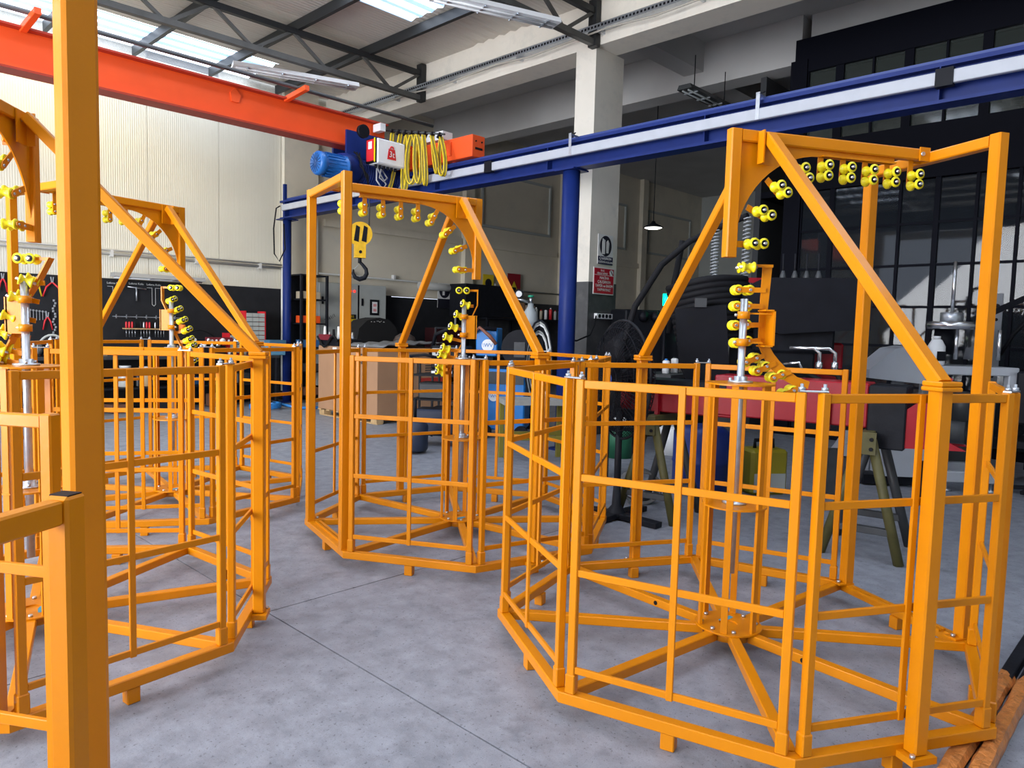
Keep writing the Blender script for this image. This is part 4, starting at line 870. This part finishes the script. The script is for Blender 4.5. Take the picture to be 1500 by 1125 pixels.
text('printing', '- - ··-· -', .12, SW, t, (-.05, -.256, 1.70), RVW)
t = thing('flange_cover', 'dark brown domed motor cover on the right end of the cardboard box', 'cover', 8.6, 10.9, 1.24)
MB().lathe([(.22, 0), (.22, .1), (.18, .18), (.08, .24), (.0, .25)], 20).build('dome', mat('brown_metal', (.07, .05, .045), .5), t)
t = thing('tool_case', 'dark red flight case with chrome corners on a bench by the far wall', 'case', 11.7, 13.3, 1.05)
MB().span((-.45, -.2, 0), (.45, .2, .55), ch=.01).build('body', mat('case_dark', (.05, .012, .015), .4), t)
for x in (-.45, .45): B(((x-.02, -.215, 0), (x+.02, -.19, .56))).build('chrome_edge', ZINC, t)
B(((-.45, -.215, .53), (.45, -.19, .57))).build('chrome_edge', ZINC, t)
bench('dark bench along the far wall behind the flight case', 10.9, 12.8, 13.0, 13.85, 1.05, BLACKM)
# far shelf with boxes and cans
bench('high dark shelf along the far wall between the middle cage and the blue post', 12.95, 19.5, 13.1, 13.9, 1.9, BLACKM)
B(((-.9, -.3, 0), (.9, .3, .8))).build('body', BLACKM, thing('open_cabinet', 'open black cabinet on the far wall behind the roller guide of the middle cage', 'cabinet', 13.2, 13.5, 1.93-.02))
for k, (u, d, m_, lab) in enumerate(((13.9, (.5, .3, .16), mat('tray_brown', (.2, .13, .07), .8), 'brown tray'), (14.3, (.35, .3, .42), CARD, 'brown carton'), (14.7, (.4, .3, .36), mat('sack_beige', (.3, .22, .17), .9), 'beige sack'), (17.2, (.7, .3, .1), mat('green_box', (.02, .2, .1), .5), 'green box'), (17.9, (.3, .25, .25), BLACK, 'black tin'))):
    box_item('shelf_box', lab+' on the high shelf by the far wall', 'box', u, 13.35, 1.905, d, m_, .05*k, 'boxes on the high shelf')
for k in range(9): can('spray can on the high shelf by the far wall, %s from the brown carton' % words_[k], 14.55+k*.2, 13.22, 1.905, .045, .26+.03*(k % 3), [WHITE, REDP, GREYP, cols[3]][k % 4], [REDP, BLACK, WHITE][k % 3], 'spray_can', 'can', 'spray cans on the high shelf')
t = thing('beige_tube', 'beige cardboard tube standing left of the thick blue post', 'tube', 18.3, 13.4, 1.905); MB().cyl((0, 0, 0), (0, 0, .45), .14, n=18).build('tube_body', mat('tube_beige', (.42, .36, .27), .8), t)
# ------------------------------------------------------------------ welding corner (placed in world x, y)
def wthing(name, label, cat, x, y, z=0, rz=0, group=None): return tag(empty(name, (x, y, z), rz), label, cat, group)
wd = wthing('welder', 'tall blue welding machine with round white logo behind the middle cage', 'welder', .1, 10.9, 0, R_(-10))
MB().span((-.22, -.3, .12), (.38, .3, 1.02), ch=.02).build('power_source', LBLUE, wd); MB().span((-.38, -.22, 1.2), (-.06, .22, 1.62), ch=.015).build('wire_feeder', LBLUE, wd)
B(((-.45, -.28, 1.02), (.45, .28, 1.06)), ((-.3, -.05, 1.06), (-.15, .05, 1.2))).build('feeder_tray', BLACK, wd)
for (x, z, r) in ((-.2, 1.36, .09), (-.08, .62, .075)):
    y = -.225 if z > 1 else -.305
    MB().cyl((x, y, z), (x, y-.008, z), r, n=24).build('logo_disc', WHITE, wd); text('logo', '\\WV', r*.9, LBLUE, wd, (x, y-.012, z), RVW)
MB().cyl((.28, -.26, 1.33), (.28, .2, 1.33), .27, n=32).build('wire_spool_cover', BLACK, wd); B(((.2, -.275, 1.2), (.36, -.255, 1.42))).build('cover_window', DGREY, wd)
for x in (-.2, .34): MB().cyl((x, -.34, .1), (x, -.28, .1), .1, n=18).build('wheel', BLACK, wd)
B(((-.2, -.312, .8), (.36, -.3, .98))).build('front_panel', DGREY, wd)
MB().tube([(-.45, -.2, 1.5), (-.3, -.35, 1.62), (-.15, -.35, 1.5), (-.05, -.34, 1.38)], [.02, .022, .03, .025], 8).build('torch', mat('torch_brown', (.2, .07, .04), .5), wd)
MB().tube([(-.06, -.3, 1.6), (-.7, -.3, 1.62), (-1.0, -.2, 1.5), (-1.1, -.1, 1.2)], .03, 8).build('torch_cable', BLACK, wd)
bl = wthing('control_unit', 'black welding control unit with white dial panel left of the blue welder', 'unit', -.62, 10.8, 0, R_(-10))
MB().span((-.3, -.25, 1.0), (.22, .2, 1.34), ch=.02).build('housing', BLACK, bl); B(((-.28, -.258, 1.18), (-.1, -.25, 1.3))).build('dial_panel', GREYP, bl); MB().cyl((-.2, -.27, 1.24), (-.2, -.258, 1.24), .03, n=12).build('dial', BLACK, bl)
for x in (-.28, .2):
    for y in (-.22, .17): MB().bar((x, y, 0), (x, y, 1.0), .03, .03).build('leg', BLACKM, bl)
B(((-.3, -.25, .98), (.22, .2, 1.0)), ((-.3, -.25, .4), (.22, .2, .42))).build('tray', BLACKM, bl)
gb = wthing('gas_cylinder', 'blue gas cylinder with pale shoulder and green valve behind the diagonal brace', 'gas cylinder', .53, 11.8)
MB().cyl((0, 0, .25), (0, 0, 1.62), .125, n=24).build('body', mat('cylinder_blue', (.05, .17, .27), .45, var=.1), gb)
MB().lathe([(.125, 1.62), (.125, 1.78), (.11, 1.88), (.05, 1.98), (.045, 2.03)], 24).build('shoulder', mat('cylinder_grey', (.36, .4, .42), .45), gb)
MB().cyl((0, 0, 2.03), (0, 0, 2.13), .025).build('valve', ZINC, gb); MB().cyl((0, 0, 2.13), (0, 0, 2.16), .05, n=10).build('handwheel', mat('valve_green', (.02, .35, .2), .4), gb)
B(((-.2, -.15, 0), (.2, .15, .25))).build('trolley_foot', BLACKM, gb)
rg = MB().cyl((-.04, -.04, 2.05), (-.22, -.06, 2.1), .02).build('regulator', ZINC, gb)
for x in (-.2, -.36): MB().cyl((x, -.08, 2.17), (x, -.13, 2.17), .075, n=20).build('gauge', BLACK, gb); MB().cyl((x, -.131, 2.17), (x, -.134, 2.17), .05, n=20).build('gauge_face', WHITE, gb)
cc = wthing('cable_coil', 'black and white welding cables coiled beside the thick blue post', 'cable', .52, 9.9, 0)
rnd = random.Random(5)
MB().cyl((.1, .1, 0), (.1, .1, 1.6), .025).build('hook_stand', BLACKM, cc)
for k in range(8):
    pts = [((.05+.13*math.sin(i*2*PI/16)*(1+.06*k))*1.0, -.03*k+.1, 1.15-(.38+.03*k)*math.cos(i*2*PI/16+PI)+0) for i in range(17)]
    MB().tube(pts, .014, 6).build('cable_loop', [BLACK, WHITE, GREYP, BLACK][k % 4], cc)
ct_ = wthing('tool_trolley', 'black wire trolley with dark blue bins right of the cardboard box', 'trolley', -.8, 9.9, 0, R_(-8))
for x in (-.3, .3):
    for y in (-.2, .2): MB().bar((x, y, .1), (x, y, 1.15), .03, .03).build('post', BLACKM, ct_); MB().cyl((x-.015, y, .05), (x+.015, y, .05), .05, n=12).build('castor', BLACK, ct_)
for z in (.15, .62, .95): B(((-.31, -.21, z), (.31, .21, z+.02))).build('shelf', BLACKM, ct_)
MB().span((-.27, -.2, .17), (.27, .18, .5), ch=.02).build('lower_bin', mat('bin_navy', (.02, .03, .06), .5), ct_); MB().span((-.22, -.18, .64), (.25, .16, .86), ch=.02).build('upper_bin', DGREY, ct_)
MB().tube([(-.3, -.2, 1.15), (-.3, -.32, 1.22), (-.1, -.34, 1.24), (.1, -.3, 1.2)], .02, 8).build('push_handle', BLACK, ct_); B(((-.02, -.3, 1.0), (.26, -.28, 1.03))).build('white_tube', WHITE, ct_)
vc = wthing('canister', 'small navy canister on wheels beside the trolley', 'canister', -1.02, 9.2); MB().lathe([(.15, .03), (.17, .06), (.17, .35), (.12, .42), (.06, .45)], 20).build('tank', mat('bin_navy', (.02, .03, .06), .5), vc); MB().cyl((0, 0, .45), (0, 0, .7), .02).build('wand', BLACK, vc)
st = wthing('side_table', 'low table with pale top and yellow legs between the two front cages', 'table', .48, 8.9, 0, R_(10))
B(((-.42, -.25, .7), (.42, .25, .76))).build('table_top', mat('table_grey', (.3, .3, .28), .7, dirt=(.1, .1, .1), dscale=8), st)
for x in (-.37, .37):
    for y in (-.2, .2): MB().bar((x, y, 0), (x, y, .7), .06, .06).build('leg', mat('leg_yellow', (.2, .17, .02), .6), st)
for y in (-.2, .2): MB().bar((-.37, y, .3), (.37, y, .3), .05, .05).build('stretcher', mat('leg_yellow', (.2, .17, .02), .6), st)
MB().cyl((.05, -.02, .765), (.05, -.02, .8), .16, n=20).build('grinding_disc', BLACK, st) if 0 else None
can('green and white paint bucket between the cages and the fan', 1.6*.70+9.3*.713, -1.6*.713+9.3*.7, 0, .2, .5, mat('bucket_green', (.015, .12, .06), .5, var=.3, vscale=5), WHITE, 'bucket', 'bucket')
can('white plastic bucket behind the left trestle', 2.35*.70+9.6*.713, -2.35*.713+9.6*.7, 0, .17, .42, WHITE, GREYP, 'bucket', 'bucket')
sl = wthing('stool', 'black steel stool behind the fan', 'stool', 1.42, 8.1)
B(((-.22, -.2, .52), (.22, .2, .56))).build('seat', BLACKM, sl)
for x in (-.18, .18):
    for y in (-.16, .16): MB().bar((x, y, 0), (x, y, .52), .045, .045).build('leg', BLACKM, sl)
# ------------------------------------------------------------------ drum fan
fn = wthing('pedestal_fan', 'large black pedestal fan left of the right-hand cage arch', 'fan', 1.06, 6.15, 0, R_(198))
MB().cyl((0, 0, .03), (0, 0, .95), .03, n=14).build('pole', BLACKM, fn)
for k in range(4):
    a = k*PI/2+.5; MB().bar((0, 0, .04), (.42*math.cos(a), .42*math.sin(a), .025), .1, .045).build('foot', BLACKM, fn)
MB().lathe([(.09, .03), (.08, .07), (.04, .12), (.03, .3)], 16).build('base_collar', BLACKM, fn)
MB().cyl((-.16, 0, 1.2), (.02, 0, 1.2), .09, n=20).build('motor', BLACK, fn)
MB().tube([(0, -.5, 1.2), (0, -.4, .93), (0, 0, .8), (0, .4, .93), (0, .5, 1.2)], .015, 8).build('yoke', BLACKM, fn)
for side, dep in (('front_grille', .1), ('rear_grille', -.12)):
    m = MB(); sg = 1 if dep > 0 else -1
    for k in range(72):
        a = k*2*PI/72; c_, s_ = math.cos(a), math.sin(a)
        m.tube([(dep*1.1, .07*c_, 1.2+.07*s_), (dep, .3*c_, 1.2+.3*s_), (dep*.6, .44*c_, 1.2+.44*s_), (0, .5*c_, 1.2+.5*s_)], .0034, 3, False)
    for r in (.12, .2, .28, .36, .44): m.tube([(dep*(1.08 if r < .2 else 1-.5*(r-.2)/.24*.8), r*math.cos(i*PI/16), 1.2+r*math.sin(i*PI/16)) for i in range(33)], .0035, 4, False)
    o = m.build(side, BLACK, fn)
    if sg > 0: MB().cyl((dep*1.1, 0, 1.2), (dep*1.1+.01, 0, 1.2), .05, n=20).build('badge', mat('badge_blue', (.03, .07, .3), .4), o)
MB().tube([(0, .5*math.cos(i*PI/20), 1.2+.5*math.sin(i*PI/20)) for i in range(41)], .012, 8).build('rim', BLACKM, fn)
for k in range(3):
    a = k*2*PI/3; m = MB(); e = []
    for i in range(7):
        for j in range(2):
            r = .07+.36*i/6; b = a+(j*.75-.3); e.append((.05*(j*2-1), r*math.cos(b), 1.2+r*math.sin(b)))
    m.add(e, [(2*i, 2*i+1, 2*i+3, 2*i+2) for i in range(6)], True); o = m.build('fan_blade', BLACK, fn); o.modifiers.new('t', 'SOLIDIFY').thickness = .004
# ------------------------------------------------------------------ red machine frame on trestles
def trestle(label, x, y, z, rz, s=.22):
    t = wthing('trestle', label, 'trestle', x, y, 0, rz, 'olive steel trestles')
    MB().bar((0, -.3, z-.04), (0, .3, z-.04), .09, .08).build('top_bar', OLIVE, t)
    for q in (-1, 1):
        for k in (-1, 1): MB().cyl((k*.03, q*.24, z-.06), (k*s, q*.3, 0), .035, n=12).build('leg', OLIVE if q < 0 else DGREY, t)
        MB().bar((-s*.72, q*.28, .22), (s*.72, q*.28, .22), .05, .05).build('stretcher', DGREY, t)
    pl_ = B(((-.07, -.32, z-.16), (.07, -.3, z-.0))).build('cheek_plate', OLIVE, t)
    for a in (-.04, .04):
        for b in (z-.12, z-.05): MB().cyl((a, -.33, b), (a, -.32, b), .014, n=8).build('hole', BLACK, pl_)
trestle('olive trestle under the left end of the red frame, beside the fan', 1.47, 6.35, .9, R_(-35.6), .26)
trestle('olive trestle under the right part of the red frame', 2.84, 5.42, .93, R_(-35.6), .26)
rm = wthing('machine_boom', 'red steel machine boom with black console, lying on two trestles', 'machine', 1.2, 6.6, 0, R_(-35.6))
MB().span((.0, -.14, .92), (1.0, .14, 1.14), ch=.01).build('boom', RED, rm)
MB().span((.85, -.15, .94), (2.0, .15, 1.27), ch=.01).build('boom', RED, rm)
B(((-.05, -.16, 1.15), (.95, .16, 1.2))).build('slide_bar', BLACKM, rm)
for x in (.35, 1.05, 1.72): B(((x, -.19, .90), (x+.03, -.14, 1.16))).build('rib', RED, rm)
MB().span((2.0, -.18, .8), (2.25, .18, 1.26), ch=.01).build('sleeve', BLACKM, rm)
for y in (-.16, .12): MB().prism([(2.25, .82), (2.62, .84), (2.5, .9), (2.44, 1.15), (2.5, 1.32), (2.44, 1.35), (2.37, 1.2), (2.25, 1.1)], (0, y, 0), (1, 0, 0), (0, 0, 1), (0, .04, 0)).build('clevis', RED, rm)
MB().cyl((2.3, 0, .95), (2.6, 0, .95), .08, n=16).build('cylinder_rod', DGREY, rm)
MB().cyl((2.42, 0, .45), (2.42, 0, .72), .07, n=14).build('hanging_motor', BLACK, rm)
# body of the machine behind the boom, turned towards the camera
bd = wthing('drill_head', 'black and red machine head with lever console and ribbed guard behind the right cage', 'machine', 2.4, 6.9, 0, R_(-12))
MB().span((.3, .1, 1.2), (.85, .5, 1.55), ch=.02).build('red_body', RED, bd)
MB().span((-.2, -.16, 1.15), (.55, -.08, 1.5), ch=.02).build('front_plate', BLACKM, bd)
MB().prism([(-.12, 1.75), (-.12, 2.02), (.05, 2.12), (.78, 2.12), (.95, 2.0), (.95, 1.68), (.2, 1.62)], (0, -.35, 0), (1, 0, 0), (0, 0, 1), (0, .7, 0)).build('console', BLACK, bd)
MB().span((.0, -.2, 1.45), (.7, .3, 1.68), ch=.02).build('console_neck', BLACKM, bd)
for k in range(4):
    l = MB().cyl((.22+k*.1, -.25, 2.1), (.215+k*.1, -.26, 2.34), .008, n=8).build('lever', BLACK, bd); MB().lathe([(.03, 2.1), (.028, 2.14), (.012, 2.19)], 12, Matrix.Translation((.22+k*.1, -.25, 0))).build('lever_boot', DGREY, l)
B(((-.05, .36, 2.12), (.9, .4, 2.17))).build('red_edge', RED, bd)
m = MB(); n = 12
for k in range(11):
    z = 2.02-.052*k; m.tube([(-.78+.012*k+.7*i/n, -.1-.22*math.sin(PI*i/n), z+.03*math.sin(PI*i/n)+.1*i/n) for i in range(n+1)], .036, 8)
m.build('ribbed_guard', RUBBER, bd)
MB().prism([(-.72, 1.82), (-.28, 1.86), (-.22, 1.2), (-.55, 1.12), (-.66, 1.3)], (0, -.5, 0), (1, 0, 0), (0, 0, 1), (0, .1, 0)).build('guard_plate', BLACK, bd)
for x in (-.58, -.4): MB().cyl((x, -.505, 1.72), (x, -.5, 1.72), .03, n=14).build('plate_hole', RUBBER, bd)
B(((-.55, -.53, 1.84), (-.45, -.45, 1.92))).build('latch', DGREY, bd)
MB().span((.05, -.28, 1.46), (.3, -.2, 1.7), ch=.01).build('yellow_valve', YELLOW, bd) if 0 else None
for k in range(2):
    x = .55+k*.13; MB().tube([(x-.25, -.3, 1.5), (x-.05, -.32, 1.5), (x, -.33, 1.46), (x, -.33, 1.3)], [.018, .018, .018, .018], 10).build('steel_elbow', STEEL, bd); MB().cyl((x, -.33, 1.3), (x, -.33, 1.38), .032, n=6).build('nut', STEEL, bd)
MB().tube([(.25, -.3, 1.35), (.38, -.35, 1.37), (.42, -.35, 1.28)], .014, 8).build('steel_elbow', STEEL, bd)
for k in range(5): MB().tube([(.1+.15*k, -.2, 1.3), (.25+.15*k, -.36, 1.15+.04*k), (.5+.12*k, -.3, 1.0), (.6+.1*k, -.2, .9)], .022, 8).build('hydraulic_hose', RUBBER, bd)
B(((-.3, -.3, 1.15), (.5, -.25, 1.2))).build('lower_bar', BLACKM, bd)
for x, zt in ((-.36, 2.6), (-.08, 2.72)):
    MB().tube([(x+.035*math.cos(i*1.05), .0+.035*math.sin(i*1.05), 2.05+(zt-2.05)*i/110) for i in range(111)], .007, 4).build('coiled_hose', mat('coil_grey', (.34, .36, .38), .25), bd)
MB().tube([(-1.22, -.2, .9), (-1.2, -.2, 1.4), (-1.08, -.2, 1.85), (-.85, -.1, 2.25), (-.6, 0, 2.48), (-.36, 0, 2.6), (-.2, .1, 2.68), (-.08, .0, 2.72)], .03, 12).build('arched_hose', RUBBER, bd)
MB().tube([(-.75, .1, 1.6), (-.72, .1, 2.1), (-.66, .1, 2.5)], .03, 10).build('upright_hose', RUBBER, bd)
MB().tube([(-1.1+.22*math.cos(PI*i/12)+0, -.3, 1.08+.3*math.sin(PI*i/12)) for i in range(13)], .025, 10).build('looped_hose', RUBBER, bd)
for k in range(3): MB().tube([(-1.1+.1*k, -.2, 1.2), (-1.2, -.25, .95), (-1.0+.1*k, -.2, .75), (-.8, -.1, .9)], .04, 10).build('hydraulic_hose', RUBBER, bd)
for x in (-.1, .9):
    for y in (-.05, .45): MB().bar((x, y, 0), (x, y, .5), .1, .1).build('support_leg', DGREY, bd)
bb = wthing('barrel', 'dark blue plastic barrel under the red frame', 'barrel', 2.1, 7.3); MB().lathe([(.26, 0), (.28, .04), (.28, .3), (.29, .32), (.28, .34), (.28, .62), (.2, .68)], 24).build('body', mat('barrel_blue', (.01, .03, .2), .4), bb); MB().cyl((.05, 0, .68), (.05, 0, .71), .05).build('bung', BLACK, bb)
yj = wthing('jerry_can', 'yellow jerry can with white label under the red frame', 'can', 2.75, 7.35, 0, R_(10)); MB().span((-.2, -.14, 0), (.2, .14, .46), ch=.03).build('body', mat('jug_yellow', (.3, .25, .01), .45), yj); B(((-.17, -.145, .03), (.17, -.14, .22))).build('label', GREYP, yj); MB().tube([(-.1, 0, .46), (-.1, 0, .54), (.1, 0, .54), (.1, 0, .46)], .02).build('handle', BLACK, yj)
sr = wthing('strap_coil', 'grey webbing coil lying on the floor behind the fan foot', 'strap', 1.38, 6.75)
for k in range(6): MB().tube([(.18*math.cos(i*PI/10), .03*k-.08, .16+.15*math.sin(i*PI/10)) for i in range(21)], .014, 6).build('webbing', mat('webbing_grey', (.12, .12, .12), .8), sr)
# ------------------------------------------------------------------ black machine with green lamp
km = wthing('machine_cabinet', 'black machine cabinet with a green signal lamp behind the fan', 'machine', 2.45, 11.6, 0, R_(20))
MB().span((-.7, -.4, 0), (1.0, .5, 1.95), ch=.02).build('cabinet', BLACKM, km); B(((.3, -.43, 1.3), (.9, -.4, 1.7))).build('screen', BLACK, km)
for k in range(3): MB().lathe([(.09, 0), (.07, .05), (.0, .07)], 14, Matrix.Translation((-.4+k*.22, -.41, 1.85)) @ Matrix.Rotation(PI/2, 4, 'X')).build('vent_cap', BLACK, km)
gl = MB().cyl((-.08, -.5, 0), (-.08, -.5, 2.02), .03).build('lamp_pole', BLACK, km); MB().cyl((-.08, -.5, 2.02), (-.08, -.5, 2.2), .045).build('green_lamp', mat('lamp_green', (.0, .6, .25), .3, emit=(0, 1, .4), es=1.6), gl)
MB().cyl((.22, -.43, 1.52), (.22, -.41, 1.52), .018).build('indicator', mat('lamp_green', (.0, .6, .25), .3), km)
bench('dark bench with small tools behind the right cage', 8.5, 9.8, 5.1, 5.7, 1.05, DGREY)
for k in range(5): can('%s on the dark bench behind the right cage, %s from the left' % (['blue capped bottle', 'white can', 'grey tin', 'steel flask', 'black can'][k], words_[k]), 8.7+.22*k, 5.3, 1.055, .05, .2+.03*(k % 3), [WHITE, WHITE, GREYP, ZINC, BLACK][k], [LBLUE, BLACK, BLACK, BLACK, BLACK][k], 'can', 'can', 'cans on the dark bench')
# ------------------------------------------------------------------ white machine at right
wm = wthing('white_machine', 'white bending machine with steel spindle behind the right-hand brace post', 'machine', 4.85, 7.9, 0, R_(-6))
WM = mat('machine_white', (.42, .44, .48), .4, var=.04)
MB().prism([(-.85, 1.18), (-.85, 1.27), (-.6, 1.5), (-.45, 1.53), (-.28, 1.52), (-.28, 1.13)], (0, -.25, 0), (1, 0, 0), (0, 0, 1), (0, .4, 0)).build('swing_arm', WM, wm)
MB().prism([(-.62, .12), (-.62, .62), (-.5, .78), (-.3, .76), (-.05, .12)], (0, -.2, 0), (1, 0, 0), (0, 0, 1), (0, .35, 0)).build('lower_housing', WM, wm)
MB().prism([(-1.0, .05), (-1.0, .2), (-.8, .52), (-.62, .52), (-.62, .05)], (0, .2, 0), (1, 0, 0), (0, 0, 1), (0, .3, 0)).build('side_foot', WM, wm)
for a, b in (((-.3, -.3, 1.24), (.62, .4, 1.33)), ((-.05, -.3, .1), (.62, -.2, .22)), ((.52, -.3, .1), (.62, -.2, 1.3)), ((.52, .3, .1), (.62, .4, 1.3)), ((-.05, .3, .1), (.05, .4, 1.3)), ((-.05, .3, .1), (.62, .4, .22))): MB().span(a, b, ch=.01).build('frame_member', WM, wm)
B(((-.05, .4, .2), (.6, .42, .8))).build('back_panel', DGREY, wm)
for x in (.45, -.0): MB().lathe([(.05, 0), (.05, .02), (.015, .03), (.015, .1)], 12, Matrix.Translation((x, -.25, 0))).build('levelling_foot', ZINC, wm)
MB().cyl((.35, 0, 1.4), (.35, 0, 1.8), .13, n=28).build('chuck', STEEL, wm); MB().cyl((.08, .0, 1.72), (.08, 0, 1.8), .26, n=32).build('face_plate', STEEL, wm); MB().cyl((.06, 0, 1.8), (.06, 0, 1.9), .11, n=24).build('clamp_ring', ZINC, wm); MB().cyl((.06, 0, 1.9), (.06, 0, 2.45), .018).build('spindle_rod', STEEL, wm)
MB().cyl((.0, 0, 1.45), (.0, 0, 1.72), .1, n=20).build('drive_motor', BLACK, wm)
for x in (.05, .25, .48): MB().cyl((x, -.15, 1.4), (x, -.15, 1.72), .02, n=12).build('guide_rod', STEEL, wm)
MB().bar((.35, 0, 1.85), (.85, 0, 2.1), .04, .06).build('lever_arm', BLACK, wm)
B(((-.8, -.15, .02), (-.3, .1, .12))).build('black_base', BLACK, wm)
MB().cyl((.2, -.05, .75), (.2, -.05, 1.05), .1, n=16).build('hanging_pump', DGREY, wm)
bt = wthing('bottle', 'white plastic bottle with black label beside the orange brace', 'bottle', 4.68, 7.75, 1.332)
MB().lathe([(.08, -.0), (.085, .02), (.085, .2), (.05, .27), (.03, .28)], 20).build('body', WHITE, bt); MB().cyl((0, 0, .28), (0, 0, .31), .035).build('cap', WHITE, bt); B(((-.04, -.089, .05), (.05, -.084, .15))).build('label', BLACK, bt)
pc = wthing('drilled_column', 'grey drilled steel column right of the white machine', 'column', 5.72, 8.4, 0, R_(-20))
MB().span((-.06, -.05, 0), (.06, .05, 2.15), ch=.006).build('column_bar', mat('column_grey', (.2, .21, .23), .5), pc)
for z in (2.0, 1.85, 1.2): MB().cyl((0, -.055, z), (0, -.05, z), .03 if z > 1.9 else .018, n=14).build('hole', BLACK, pc)
MB().tube([(.08, 0, 1.45), (.2, 0, 1.7), (.4, 0, 1.95), (.8, .1, 2.05)], .02).build('bent_hose', RUBBER, pc)
bench('dark bench with black seats at the right edge of the frame', 9.9, 11.2, -.6, 1.6, 1.05, DGREY)
for k in range(2):
    ch_ = thing('office_chair', 'black chair pushed to the bench at right, '+['left', 'right'][k]+' one', 'chair', 9.35+.1*k, 1.2-.75*k, 0, R_(90))
    B(((-.22, -.22, .5), (.22, .22, .57))).build('seat', BLACK, ch_); MB().span((-.22, .18, .75), (.22, .24, 1.3), ch=.02).build('backrest', BLACK, ch_); MB().cyl((0, 0, .05), (0, 0, .5), .03).build('gas_column', BLACKM, ch_)
    for j in range(5): MB().bar((0, 0, .08), (.28*math.cos(j*1.257), .28*math.sin(j*1.257), .05), .05, .04).build('foot', BLACKM, ch_)
